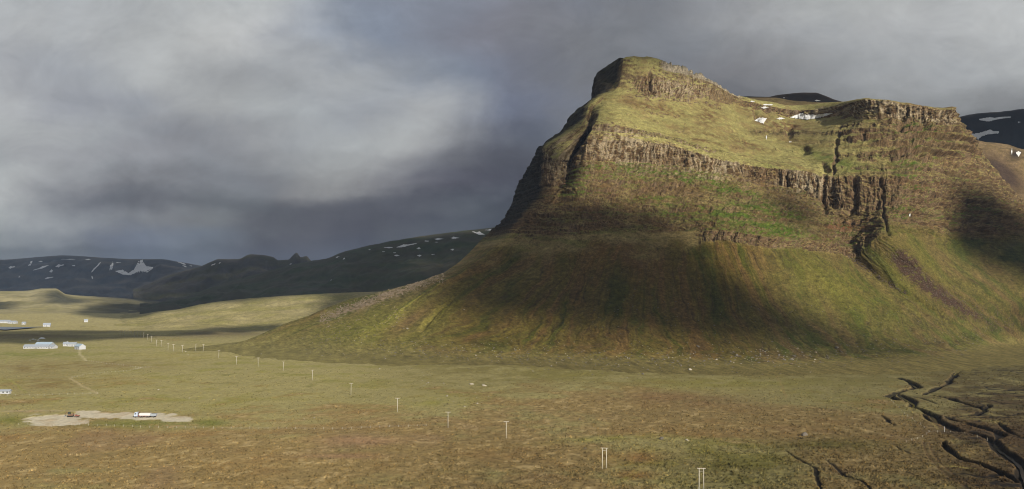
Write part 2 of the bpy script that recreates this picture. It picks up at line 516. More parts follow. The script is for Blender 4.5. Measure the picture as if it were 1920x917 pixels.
def build_mountain():
    net = np.array([[P(*p) for p in s] for s in ST])           # stations, rows, 3
    net = np.concatenate([net[:1], (net[:1] * .68 + net[1:2] * .32), (net[:1] * .34 + net[1:2] * .66), net[1:]])
    left = net[0].copy(); left[:, 1] += 420; left[:, 0] += 60
    left2 = left.copy(); left2[:, 1] += 700; left2[:, 0] += 350
    right = net[-1].copy(); right[:, 1] += 420; right[:, 0] += 60
    right2 = right.copy(); right2[:, 1] += 500
    net = np.concatenate([left2[None], left[None], net, right[None], right2[None]])
    # rows behind the crest
    back = []
    for dy, dz in ((60, -12), (260, -90), (700, -300)):
        b = net[:, -1].copy()
        d = b[:, :2] / np.linalg.norm(b[:, :2], axis=1, keepdims=True)
        b[:, :2] += d * dy
        b[:, 2] = np.maximum(b[:, 2] + dz, 5)
        back.append(b)
    net = np.concatenate([net, np.stack(back, 1)], 1)
    # skirt below the toe, sunk under the plain
    toe = net[:, 0].copy()
    toe2 = toe.copy()
    d = net[:, 0, :2] - net[:, 1, :2]
    d /= np.linalg.norm(d, axis=1, keepdims=True)
    toe[:, 2] = 0.6
    toe[:, :2] += (net[:, 0, :2] - net[:, 1, :2]) / np.linalg.norm(net[:, 0, :2] - net[:, 1, :2], axis=1, keepdims=True) * 34
    toe2[:, :2] += d * 95
    toe2[:, 2] = -2.2
    net[:, 0, 2] = 4.5
    net = np.concatenate([toe2[:, None], net], 1)
    net[:, 1] = net[:, 1]
    nst, nrow = net.shape[:2]
    # v index: row k of the drawing is net row k+1
    wv = [20, 75, 100, 125, 36, 66, 82, 66, 34, 60, 48, 46, 36, 8, 8, 8]
    gaps = [8, 16, 30, 30, 30, 14, 34, 36, 46, 72, 88, 84, 88, 92, 66, 62, 78, 92, 62, 12, 6]
    assert len(wv) == nrow - 1 and len(gaps) == nst - 1, (len(wv), nrow, len(gaps), nst)
    fine_v = pchip(np.arange(nrow, dtype=float), net, np.linspace(0, nrow - 1, (nrow - 1) * 24 + 1), axis=1)
    xs = np.concatenate([[0], np.cumsum(gaps)]).astype(float)
    nfu = 700
    ufine = np.linspace(0, xs[-1], nfu)
    fine = pchip(xs, fine_v, ufine, axis=0)
    v = np.concatenate([np.linspace(k, k + 1, n, endpoint=False) for k, n in enumerate(wv)] + [[nrow - 1]])
    u = np.linspace(0, xs[-1], 930)
    U, V = np.meshgrid(u, v, indexing='ij')
    # metric along-slope coordinate
    S = U * 1.25
    vis = V - 1.0                               # drawing row number
    # warp of the row coordinate: ragged cliff feet and tops
    wamp = 0.16 * ss(vis, 2.2, 3.2) * (1 - ss(vis, 11.0, 11.9))
    warp = fbm(S / 30, vis * 0.35, 4, 3) * wamp + n2(S / 5.0, vis * .5, 9) * wamp * 0.28
    uw = fbm(S / 60, vis * 0.9, 3, 21) * 5.0 * ss(vis, 3, 5) * (1 - ss(vis, 10.5, 11.5)) + fbm(S / 25, vis * 2.0, 3, 27) * 2.2 * ss(vis, 3, 5) * (1 - ss(vis, 10.5, 11.5))
    Vq = V + warp
    Uq = np.clip(U + uw * ss(U, 130, 175), 0, xs[-1])
    Pg = bil(fine, Uq / xs[-1] * (nfu - 1), Vq / (nrow - 1) * (fine.shape[1] - 1))
    N = grid_normals(Pg)
    if N[500, 300, 1] > 0:
        N = -N
    px, py = proj(Pg)
    r = Vq - 1.0
    X, Yw, Z = Pg[..., 0], Pg[..., 1], Pg[..., 2]
    T = X * 0.9 + Yw * 0.25                         # horizontal world coordinate along the face
    # ---------- masks
    tedge = ss(px, 1260, 1330)
    rt = r + fbm(T / 40, Z / 30, 3, 181) * .9 * (1 - tedge)
    talus = ss(r, -0.2, 0.8) * (1 - tedge * ss(r, 2.9, 3.1) - (1 - tedge) * ss(rt, 2.7, 3.8))
    tr_ = ss(px, 1630, 1680)
    talus = talus * (1 - tr_) + ss(r, -.2, .8) * (1 - ss(r + .4 * fbm(T / 20, Z / 20, 3, 183), 3.7, 4.6)) * tr_
    lowcliff_x = ss(px, 1290, 1330) * (1 - ss(px, 1640, 1670)) + el(px, py, 1015, 425, 60, 22)
    lowcliff = ss(r, 2.98, 3.04) * (1 - ss(r, 3.93, 4.05)) * np.clip(lowcliff_x, 0, 1)
    right_part = ss(px + 40 * fbm(T / 60, Z / 40, 3, 193), 1510, 1690)
    layered = ss(r, 3.9, 4.1) * (1 - ss(r, 5.9, 6.05))
    main = ss(r, 5.96, 6.04) * (1 - ss(r, 6.94, 7.04)) * (.45 + .55 * ss(fbm(S / 45, r * 0, 3, 177) + .9 * (px < 1330), -.2, .2))
    ledge = ss(r, 7.55, 7.62) * (1 - ss(r, 7.9, 8.02)) * (1 - ss(px, 1270, 1420))
    thin = np.exp(-((r - 9.0 - 0.12 * fbm(S / 20, r * 0, 2, 5)) / 0.10) ** 2) * ss(px, 1385, 1420) * (1 - ss(px, 1650, 1690))
    upper = ss(r, 8.0, 8.2) * (1 - ss(r, 9.9, 10.1))
    boss_x = (el(px, py, 1215, 158, 22, 26) + el(px, py, 1262, 168, 45, 17)) * ss(fbm(S / 14, r * 2, 3, 175), -.45, .05) + ss(px, 1385, 1405)
    boss = ss(r, 9.95, 10.05) * (1 - ss(r, 10.93, 11.02)) * np.clip(boss_x * 1.3, 0, 1)
    brow = ss(r, 11.35, 11.5) * (1 - ss(r, 12.3, 12.9)) * ss(px, 1235, 1250) * (1 - ss(px, 1384, 1395))
    def bandline(r0, wd, sd, lo, freq=28):
        c = r0 + .16 * fbm(S / 45, r * 0, 3, sd)
        return np.exp(-((r - c) / wd) ** 4) * ss(fbm(S / freq, r * .8, 3, sd + 1), lo, lo + .22)
    rbands = np.zeros_like(r)
    for r0, wd, sd, lo in ((4.5, .16, 601, -.25), (5.35, .18, 607, -.25), (7.45, .13, 613, -.2), (8.15, .14, 619, -.35), (8.75, .10, 625, -.1), (9.3, .12, 631, -.3), (9.75, .07, 637, -.1)):
        rbands = np.maximum(rbands, bandline(r0, wd, sd, lo))
    rbands *= ss(px, 1545, 1600)
    mbands = np.zeros_like(r)
    for r0, wd, sd, lo in ((4.35, .12, 643, .0), (4.85, .12, 649, -.05), (5.4, .13, 655, -.05), (8.35, .05, 661, -.05), (8.7, .05, 667, 0.05), (9.25, .05, 673, .0), (9.6, .06, 679, .05)):
        mbands = np.maximum(mbands, bandline(r0, wd, sd, lo, 40))
    mbands *= (1 - ss(px, 1545, 1600)) * (px > 1060)
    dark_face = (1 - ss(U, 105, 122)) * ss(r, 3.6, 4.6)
    # ---------- displacement
    d = np.zeros_like(Z)
    d += fbm(T / 90, Z / 60, 3, 31) * 6.0 * ss(r, 3, 4.5)
    # talus gullies down the fall line
    gw = ss(r, 0.15, 1.6) * (1 - ss(r, 2.95, 3.3))
    sx = S + fbm(S / 60, r * 1.1, 4, 41) * 34 + fbm(T / 25, Yw / 25, 2, 42) * 5
    gul = ridged(sx / 60, r * 0.5 + 3, 2, 43)
    gul2 = ridged(sx / 17, r * 1.0, 2, 47)
    gam = ss(fbm(S / 70, r * 1.4, 2, 45), -.35, .4)
    d += gw * (gul * 2.6 * (.35 + gam) + gul2 * .7 * gam)
    d += talus * fbm(T / 14, Yw / 14, 3, 51) * 0.8
    # basalt columns
    col1 = n2(S / 5.0 + fbm(S / 30, Z / 18, 3, 7) * 1.5, Z / 26, 61)
    col2 = n2(S / 2.1 + fbm(S / 9, Z / 9, 2, 8), Z / 12, 63)
    but = fbm(S / 22, Z / 90, 2, 65)
    cl = np.clip(main + lowcliff * .9 + ledge * .6 + boss + brow * .7 + thin * .5 + rbands * .75 + mbands * .4, 0, 1)
    rocky = np.clip(boss + brow, 0, 1)
    d += rocky * (fbm(S / 18, Z / 14, 4, 97) * 7 - np.abs(n2(S / 13, Z / 70, 99)) * 4)
    d += np.clip(cl - rocky * .75, 0, 1) * (np.abs(col1) * 4.4 * ss(fbm(S / 24, Z / 30, 2, 66), -.6, .3) + col2 * 1.4 + but * 7 + ridged(S / 11, Z / 9, 3, 67) * 1.8 - 2)
    # ledges / strata in the layered slopes and right-hand wall
    st = (Z + fbm(T / 120, Z / 200, 2, 71) * 9 + 0.055 * X + fbm(T / 20, Z / 40, 3, 73) * 4.5)
    def stair(z, per):
        f = (z / per) % 1.0
        return np.where(f < 0.32, f / 0.32, 1 - (f - 0.32) / 0.68) - 0.5
    layw = layered * (0.55 + 0.45 * n2(T / 70, Z / 50, 79)) + upper * right_part * 1.0 + main * right_part * .7 + ss(r, 6.9, 7.1) * (1 - ss(r, 9.9, 10)) * right_part * .4
    d += layw * (stair(st, 15.0) * 4.0 * ss(n2(T / 40, Z / 26, 171), -.5, .2) * (1 + .9 * right_part) + stair(st + 4, 6.1) * 1.6 * ss(n2(T / 25, Z / 16, 173), -.4, .3))
    d += upper * (1 - right_part) * (stair(st * 1.0, 22.0) * 1.3)
    # vertical chutes on the right-hand wall
    rw = right_part * ss(r, 3.6, 4.4) * (1 - ss(r, 10.9, 11.5))
    ch = ridged(S / 26 + fbm(S / 50, r * .6, 2, 83) * .8, r * 0.22, 2, 85)
    d += rw * ch * 2.6 * ss(fbm(S / 35, r * 1.2, 3, 87), -.5, .35)
    d += rw * fbm(T / 16, Z / 16, 4, 89) * 4.0
    d += dark_face * (ridged(T / 30 + Yw / 20, Z / 45, 3, 91) * 3 + fbm(Yw / 12, Z / 12, 3, 95) * 1.6)
    # general roughness
    rough = ss(r, 3.0, 4.0) * (0.6 + 1.0 * cl + 0.5 * layered)
    d += rough * fbm(T / 9, Z / 6, 3, 101) * 2.2
    rub = ridged(T / 8 + n2(T / 15, Z / 12, 107) * .6, Z / 5, 3, 109)
    d += np.clip(layered + rw * .9 + cl * .5, 0, 1) * (rub - .4) * 2.6
    d += talus * ss(r, .4, 1.2) * (ridged(sx / 9 + fbm(T / 20, Z / 20, 2, 111) * .6, r * 1.1, 3, 113) - .4) * 1.0
    d += ss(r, 7.9, 8.2) * (1 - ss(r, 10.0, 12)) * fbm(T / 18, Yw / 18 + Z / 18, 3, 105) * 1.8
    # named notches (image lines of the photograph carried onto the face)
    pxw = px + fbm(Z / 18, T / 60, 3, 187) * 7 + n2(Z / 6, T / 40, 189) * 2
    nwid = 1 + .7 * fbm(Z / 14, T / 14, 3, 191)
    def notch(pts, w, depth):
        m = np.zeros_like(Z)
        for (x0, y0), (x1, y1) in zip(pts[:-1], pts[1:]):
            dx, dy = x1 - x0, y1 - y0
            t = np.clip(((pxw - x0) * dx + (py - y0) * dy) / (dx * dx + dy * dy), 0, 1)
            dd = np.hypot(pxw - x0 - t * dx, (py - y0 - t * dy)) / nwid
            m = np.maximum(m, np.exp(-(dd / w) ** 2))
        return m * depth
    notches = [
        ([(1578, 248), (1568, 270), (1566, 295), (1563, 325)], 2.6, 7),
        ([(1598, 335), (1602, 360), (1594, 392)], 7, 9), ([(1548, 330), (1543, 372), (1550, 400)], 3.5, 7),
        ([(1648, 335), (1655, 370), (1657, 405), (1668, 440)], 2.5, 6),
        ([(1768, 345), (1770, 378)], 3, 7), ([(1745, 380), (1752, 415)], 5, 7), ([(1782, 410), (1785, 440)], 6, 8),
        ([(1219, 142), (1221, 156), (1225, 172)], 3.0, 11), ([(1302, 136), (1304, 150)], 2.5, 6),
        ([(1478, 240), (1480, 252)], 8, 9), ([(1510, 280), (1504, 283)], 9, 8), ([(1546, 312), (1549, 318)], 7, 7),
        ([(1475, 325), (1477, 345)], 3, 8), ([(1690, 215), (1692, 245)], 6, 7), ([(1732, 225), (1735, 240)], 5, 7),
        ([(1416, 208), (1420, 222)], 6, 8), ([(1440, 205), (1446, 216)], 7, 6),
        ([(1583, 470), (1600, 485), (1640, 515), (1700, 555), (1780, 600)], 7, 5),
        ([(1590, 440), (1592, 470)], 12, 6),
        ([(1725, 570), (1735, 590)], 4, 4), ([(790, 620), (815, 590), (850, 560)], 3, 4),
    ]
    nd = np.zeros_like(Z)
    for pts, w, dep in notches:
        nd = np.maximum(nd, notch(pts, w, dep))
    d -= nd
    fade = (1 - ss(r, 12.0, 12.6)) * ss(r, -0.6, 0.3)
    Pd = Pg + N * (d * fade)[..., None]
    N2 = grid_normals(Pd)
    if N2[500, 300, 1] > 0:
        N2 = -N2
    nz = N2[..., 2]
    px, py = proj(Pd)
    X, Yw, Z = Pd[..., 0], Pd[..., 1], Pd[..., 2]
    # ---------- albedo
    g = 0.60
    grassY = lin((164, 156, 98)) * g; grassT = lin((152, 134, 88)) * g; grassG = lin((92, 110, 40)) * g; grassD = lin((104, 100, 52)) * g
    brown = lin((116, 90, 60)) * g; rockL = lin((172, 156, 130)) * g; rockB = lin((108, 86, 62)) * g; rockD = lin((50, 42, 34)) * g
    a1 = fbm(T / 45, Z / 25, 4, 201); a2 = fbm(T / 14, Z / 9, 4, 205); a3 = fbm(T / 4.5, Z / 3, 3, 209); a4 = n2(T / 1.8, Z / 1.4, 213)
    col = np.zeros(Z.shape + (3,)) + grassT
    # upper slopes
    up = ss(r, 6.9, 7.1)
    col = mixa(col, grassY, up * ss(a1 + a2 * .6, -0.6, 0.05) * (1 - 0.6 * right_part))
    col = mixa(col, brown, up * ss(a2 + a1 * .5 + a3 * .3 + .26 * right_part * ss(r, 6.8, 7.1), 0.25, 0.6) * (.3 + .5 * right_part))
    for e in ((1240, 205, 60, 10, 12), (1320, 265, 70, 5, 10), (1330, 215, 25, 30, 50), (1400, 270, 60, 8, 20), (1205, 150, 14, 14, 60), (1480, 240, 70, 18, 0)):
        col = mixa(col, brown, el(px, py, *e) * ss(a2 + a3 * .7, -0.35, 0.25))
    for e in ((1450, 232, 60, 14, 10), (1400, 205, 50, 12, 30), (1500, 268, 60, 12, 10), (1180, 192, 70, 7, 12), (1300, 245, 80, 6, 14)):
        col = mixa(col, brown * 1.05, el(px, py, *e) * .75 * ss(a2 + a3 * .6, -.3, .2))
    # layered middle slopes: brown and vivid green
    col = mixa(col, brown, layered * ss(a2 + a1 + a3 * .4, -0.3, 0.15) * .85)
    gsel = ss(fbm(T / 60, st / 11, 3, 221) + a3 * .25, 0.0, 0.35)
    gband = el(px, py, 1180, 318, 130, 18, 4) + el(px, py, 1350, 350, 110, 14, 16) + el(px, py, 1390, 415, 170, 22, 12) + el(px, py, 1640, 455, 60, 50) + el(px, py, 1730, 355, 60, 10, 5) + el(px, py, 1720, 300, 50, 40) * .6 + el(px, py, 1500, 340, 60, 14, 25) + el(px, py, 1780, 400, 80, 14) + el(px, py, 1075, 345, 30, 25) + el(px, py, 1740, 245, 40, 20)*.7 + el(px, py, 1560, 300, 60, 12, 20)*.6 + el(px, py, 1700, 385, 70, 10) * .8 + el(px, py, 1450, 395, 70, 9, 12) + el(px, py, 1250, 400, 60, 8) * .5 + el(px, py, 1690, 330, 20, 30) * .7
    gw2 = (layered + ss(r, 2.5, 3.0) * (1 - ss(r, 4, 4.2)) + right_part * ss(r, 3, 4) * (1 - ss(r, 10, 10.5)))
    col = mixa(col, grassG, np.clip(gw2, 0, 1) * np.clip(gsel * (.42 + .25 * right_part + .9 * np.clip(gband, 0, 1)), 0, 1))
    col = mixa(col, grassG, np.clip(gband * 1.5, 0, 1) * .9 * ss(a2 + a3 * .7, -0.35, .12) * (1 - cl))
    # talus
    tb = fbm(sx / 26, r * .55, 3, 231) + .5 * fbm(sx / 8, r * .9, 3, 230) * (.4 + ss(fbm(S / 60, r, 2, 228), -.3, .4)) + .3 * fbm(T / 22, Z / 18, 4, 232) + 0.5 * fbm(sx / 28, r * .6, 2, 233)
    tcol = np.zeros_like(col) + lin((112, 104, 56)) * .72
    tcol = mixa(tcol, lin((120, 102, 64)) * .72, ss(tb, -0.05, 0.4))
    tcol = mixa(tcol, lin((88, 92, 42)) * .72, ss(-tb + a3 * .2, 0.12, 0.5))
    tcol = tcol * (1 + .38 * fbm(sx / 5, r * 1.5, 3, 271) + .25 * fbm(T / 10, Z / 8, 3, 273))[..., None]
    tcol = mixa(tcol, lin((84, 72, 50)) * .7, ss(fbm(sx / 6, r * 1.6, 3, 237), 0.25, 0.5) * ss(r, .6, 1.4) * .8)
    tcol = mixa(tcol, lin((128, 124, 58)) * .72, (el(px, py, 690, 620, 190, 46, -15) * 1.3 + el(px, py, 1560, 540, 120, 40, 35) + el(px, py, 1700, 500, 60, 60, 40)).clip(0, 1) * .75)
    tcol = mixa(tcol, lin((84, 98, 32)) * .72, (el(px, py, 1640, 560, 130, 16, 36) + el(px, py, 1790, 640, 60, 10, 25)+ el(px, py, 1610, 600, 60, 10, 35)).clip(0, 1) * .5 * ss(a2, -.3, .3))
    tcol = mixa(tcol, lin((128, 98, 70)) * .7, (el(px, py, 1190, 480, 70, 40, 40) + el(px, py, 770, 600, 60, 14, -35)).clip(0, 1) * .7)
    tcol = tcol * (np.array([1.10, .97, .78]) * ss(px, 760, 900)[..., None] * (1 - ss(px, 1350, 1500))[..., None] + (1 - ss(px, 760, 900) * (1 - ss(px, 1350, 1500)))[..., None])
    # scree of bare stones
    scree = el(px, py, 1735, 530, 70, 16, 40) + el(px, py, 1700, 490, 30, 20, 40) + el(px, py, 1800, 575, 80, 8, 30)
    tcol = mixa(tcol, lin((92, 72, 58)) * .62, np.clip(scree * 1.5, 0, 1) * ss(a2 + a3 * 1.2 + .5 * scree, 0.0, .4))
    scree2 = el(px, py, 760, 540, 95, 9, -24) + el(px, py, 660, 578, 60, 5, -22)
    tcol = mixa(tcol, lin((150, 130, 104)) * .7, np.clip(scree2 * 1.6, 0, 1) * ss(a3 + a2, -.5, .3))
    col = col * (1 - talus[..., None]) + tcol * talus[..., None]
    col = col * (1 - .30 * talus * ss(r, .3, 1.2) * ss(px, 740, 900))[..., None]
    toe_m = 1 - ss(r + .6 * fbm(X / 30, Yw / 30, 3, 239), 0.0, 1.1)
    tw_ = ss(px, 480, 1000)[..., None]
    tc_ = lin((142, 134, 80)) * .72 * (1 - tw_) + lin((122, 112, 64)) * .66 * tw_
    toe_m = (toe_m * .8)[..., None]
    col = col * (1 - toe_m) + tc_ * toe_m
    # cliffs
    rk = np.zeros_like(col) + rockB
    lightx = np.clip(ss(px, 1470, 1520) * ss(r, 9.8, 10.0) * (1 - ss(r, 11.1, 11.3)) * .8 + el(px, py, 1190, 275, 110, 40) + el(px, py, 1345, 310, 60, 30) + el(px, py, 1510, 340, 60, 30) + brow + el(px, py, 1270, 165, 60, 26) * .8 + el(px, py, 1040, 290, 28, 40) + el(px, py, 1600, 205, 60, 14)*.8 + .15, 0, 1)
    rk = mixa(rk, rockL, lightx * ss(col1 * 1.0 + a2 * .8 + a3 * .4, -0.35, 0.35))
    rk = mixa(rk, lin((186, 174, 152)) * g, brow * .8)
    rk = mixa(rk, rockD, (1 - brow) * ss(-col2 * .6 - a3 * .6 - col1 * .4, 0.15, 0.6) * .6)
    rk = mixa(rk, brown, ss(a1 + a3 * .4, 0.0, 0.5) * .4)
    rockm = np.clip(cl * 1.2 * ss(nz, 0.86, 0.62) + ss(nz + a3 * .10, 0.60, 0.42) * (.9 * ss(r, 3, 4)) + thin * .9 * ss(a2 + a3, -.5, 0) + brow * .95, 0, 1)
    fr = (st / 15.0) % 1.0
    bandrock = (1 - ss(fr, .26, .42)) * ss(fr, .02, .1) * ss(n2(T / 34, Z / 30, 171) + a3 * .3, -.35, .25)
    rockm = np.maximum(rockm, bandrock * np.clip(layered * .55 + rw * .85, 0, 1))
    rockm = rockm * (1 - talus)
    col = mixa(col, np.zeros(3), 0 * rockm)
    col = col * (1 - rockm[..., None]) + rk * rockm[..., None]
    # grass caught on cliff ledges
    col = mixa(col, grassD, rockm * ss(nz, .5, .75) * .4)
    strk = n2(S / 2.6, Z / 30, 261)
    col = col * (1 + (strk * .38 + n2(T / 3, Z / 3, 263) * .3) * rockm)[..., None]
    # bare red-brown soil at the head of the gully
    col = mixa(col, lin((110, 62, 44)) * .6, el(px, py, 1590, 425, 60, 7, 0) * ss(a2 + a3, -.4, .3) * .8)
    # shade of the north side deepened by painting its faces darker
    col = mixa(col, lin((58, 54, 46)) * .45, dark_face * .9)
    # mottling
    mot = (1 + a3 * .42 + a4 * .26 + a2 * .16) * (1 - .35 * ss(fbm(T / 7, Z / 3.5, 3, 251), .18, .5) * ss(r, 3, 4) * (1 - .6 * upper * (1 - right_part)))
    mot = 1 + (mot - 1) * (1 - .55 * ss(r, 7.9, 8.1) * (1 - right_part) * (1 - cl))
    mot = np.clip(1 + (mot - 1) * 1.25, .28, 2.0)
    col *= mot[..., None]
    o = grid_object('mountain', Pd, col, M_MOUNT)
    tag(o, kind='structure')
    return o


mountain = build_mountain()

# ------------------------------------------------------------------ distant hills and ranges (each its own relief)
def hill(name, crest, Yc, toeY, toez, nu, nv, amp, colfn, mids=((0.35, .16), (0.7, .55)), seed=0, back=600, skew=0.0, rid=0.0, M=None, toe_pts=None):
    xs = np.array([c[0] for c in crest], float)
    ys = np.array([c[1] for c in crest], float)
    q = np.linspace(xs[0], xs[-1], nu)
    cy = pchip(xs, ys, q) if len(xs) > 2 else np.interp(q, xs, ys)
    cy = cy + fbm(q / 20, q * 0, 4, seed) * amp * F / Yc * (0.03 if amp > 50 else 0.09)
    Ycv = Yc(q) if callable(Yc) else np.full(nu, float(Yc))
    top = P(q, cy, Ycv)
    tY = toeY(q) if callable(toeY) else np.full(nu, float(toeY))
    d = top[:, :2] / Ycv[:, None]
    toe = np.stack([d[:, 0] * tY + skew, tY, np.full(nu, float(toez))], -1)
    rows = [toe]
    for t, h in mids:
        p = toe + (top - toe) * t
        p[:, 2] = toe[:, 2] + (top[:, 2] - toe[:, 2]) * h
        rows.append(p)
    rows.append(top)
    b1 = top.copy(); b1[:, 1] += back; b1[:, 0] *= 1 + back / Ycv; b1[:, 2] -= (top[:, 2] - toez) * .25
    b2 = top.copy(); b2[:, 1] += back * 3; b2[:, 0] *= 1 + back * 3 / Ycv; b2[:, 2] = toez
    rows += [b1, b2]
    net = np.stack(rows, 1)
    nr = net.shape[1]
    vv = np.concatenate([np.linspace(0, nr - 3, nv, endpoint=False), np.linspace(nr - 3, nr - 1, 12)])
    Pg = pchip(np.arange(nr, dtype=float), net, vv, axis=1)
    r = np.broadcast_to(vv[None] / (nr - 3), Pg.shape[:2])
    X, Y, Z = Pg[..., 0], Pg[..., 1], Pg[..., 2]
    w = ss(r, 0.0, .3) * (1 - ss(r, .62, .97))
    dz = fbm(X / (amp * 9), Y / (amp * 9), 5, seed + 3) * amp
    if rid:
        dz = dz + ridged(X / (amp * 5) + fbm(X / (amp * 8), Y / (amp * 8), 2, seed + 5) * .6, Y / (amp * 16), 3, seed + 9) * rid
    Pg[..., 2] += dz * w
    N = grid_normals(Pg)
    if N[nu // 2, nv // 2, 2] < 0:
        N = -N
    px, py = proj(Pg)
    o = grid_object(name, Pg, colfn(X, Y, Pg[..., 2], r, N[..., 2], px, py), M or M_FAR)
    tag(o, kind='structure')
    return o


def darkcol(base, alt, seed, sc=120):
    def f(X, Y, Z, r, nz, px, py):
        a = fbm(X / sc, (Y + Z * 3) / sc, 4, seed)
        c = np.zeros(X.shape + (3,)) + np.asarray(base)
        c = mixa(c, alt, ss(a, -.3, .4))
        return c * (1 + .25 * fbm(X / (sc * .2), Y / (sc * .2), 3, seed + 1))[..., None]
    return f


HB = lin((92, 86, 78)) * .55
HG = lin((108, 104, 66)) * .6
hills = []
hills.append(hill('distant_mountain_range', [(-420, 470), (-200, 484), (0, 487), (60, 483), (120, 479), (190, 483), (250, 486), (300, 486), (335, 491), (370, 497), (400, 503), (440, 512), (520, 530), (700, 548)],
                  8200, 6400, 5, 420, 60, 60, darkcol(HB, lin((70, 72, 74)) * .5, 301, 300), ((.3, .16), (.7, .62)), 5, 900, rid=70))
hills.append(hill('distant_peaked_ridge', [(250, 548), (330, 512), (375, 500), (395, 491), (412, 486), (445, 486), (470, 477), (490, 478), (512, 482), (522, 488), (540, 487), (548, 480), (556, 474), (564, 482), (574, 480), (584, 489), (620, 497), (700, 510), (800, 530)],
                  6400, 5000, 5, 380, 60, 45, darkcol(HB * .9, HG * .6, 311, 250), ((.3, .16), (.7, .6)), 9, 800, rid=50))
hills.append(hill('distant_left_foothills', [(-420, 540), (-200, 545), (0, 546), (50, 545), (80, 541), (104, 541), (125, 552), (180, 556), (240, 560), (300, 566), (420, 575), (600, 590)],
                  5000, 3200, 0, 360, 90, 22, lambda X, Y, Z, r, nz, px, py: mixa(darkcol(lin((178, 166, 122)) * .68, lin((160, 150, 100)) * .68, 321, 260)(X, Y, Z, r, nz, px, py), lin((100, 96, 72)) * .5, ss(px + 30 * fbm(X / 300, Y / 300, 3, 5), 140, 230) * .85), ((.3, .22), (.7, .68)), 12, 500))  # right part painted darker to deepen the cloud shade in the hollow
hills.append(hill('distant_dark_hillside', [(262, 577), (300, 567), (370, 548), (420, 531), (470, 517), (520, 504), (580, 490), (612, 485), (640, 474), (700, 459), (760, 448), (830, 438), (880, 432), (925, 427), (1000, 415), (1100, 400)],
                  4200, 2750, 0, 420, 110, 36, darkcol(lin((98, 94, 74)) * .5, lin((84, 92, 60)) * .5, 331, 200), ((.3, .2), (.7, .66)), 15, 600, rid=22))
hills.append(hill('sunlit_low_hill', [(150, 607), (215, 601), (265, 594), (300, 585), (340, 579), (375, 571), (430, 563), (500, 557), (560, 553), (620, 550), (700, 547), (800, 545), (900, 545)],
                  2500, 1850, -1, 360, 70, 12, darkcol(lin((166, 154, 108)) * .8, lin((150, 142, 88)) * .8, 341, 120), ((.3, .25), (.7, .7)), 18, 350, M=M_MOUNT))
hills.append(hill('sunlit_far_spur', [(1640, 300), (1740, 268), (1815, 262), (1850, 267), (1885, 271), (1920, 281), (2000, 290), (2150, 300), (2500, 290), (2900, 310)],
                  2100, 1660, 0, 420, 170, 18, lambda X, Y, Z, r, nz, px, py: mixa(mixa(darkcol(lin((142, 120, 88)) * .62, lin((120, 102, 68)) * .6, 351, 30)(X, Y, Z, r, nz, px, py), lin((84, 68, 56)) * .55, el(px, py, 1880, 325, 60, 22, 38) * 1.3), lin((60, 50, 42)) * .5, el(px, py, 1903, 290, 14, 12) + el(px, py, 1885, 385, 10, 30, -15)),
                  ((.3, .3), (.7, .72)), 21, 300, rid=8, M=M_MOUNT))
hills.append(hill('dark_snowy_mountain', [(1600, 240), (1700, 236), (1780, 224), (1830, 214), (1880, 210), (1920, 205), (2000, 196), (2200, 190), (2700, 200), (3100, 230)],
                  3300, 2500, 0, 380, 110, 30, darkcol(lin((52, 46, 42)) * .5, lin((44, 42, 40)) * .5, 361, 90), ((.3, .25), (.7, .66)), 24, 500, rid=20))
hills.append(hill('tan_hill_behind_ridge', [(1330, 186), (1380, 183), (1410, 184), (1450, 184), (1490, 190), (1560, 193), (1600, 193), (1680, 200)],
                  1930, 1740, 380, 200, 40, 7, darkcol(lin((150, 128, 90)) * .6, lin((138, 122, 78)) * .6, 371, 40), ((.3, .35), (.7, .75)), 27, 120, M=M_MOUNT))
hills.append(hill('dark_hill_behind_plateau', [(1360, 186), (1400, 182), (1440, 183), (1455, 180), (1480, 177), (1505, 175), (1528, 175), (1545, 180), (1565, 188), (1590, 194), (1640, 200)],
                  2600, 2300, 480, 200, 40, 8, darkcol(lin((66, 54, 46)) * .5, lin((58, 50, 42)) * .5, 381, 40), ((.3, .35), (.7, .75)), 30, 200))

# ------------------------------------------------------------------ THE PLAIN
def zg4(x, y):
    X = 1280 + x / 3.0; Yp = 612 + y / 3.0
    return (X, Yp)


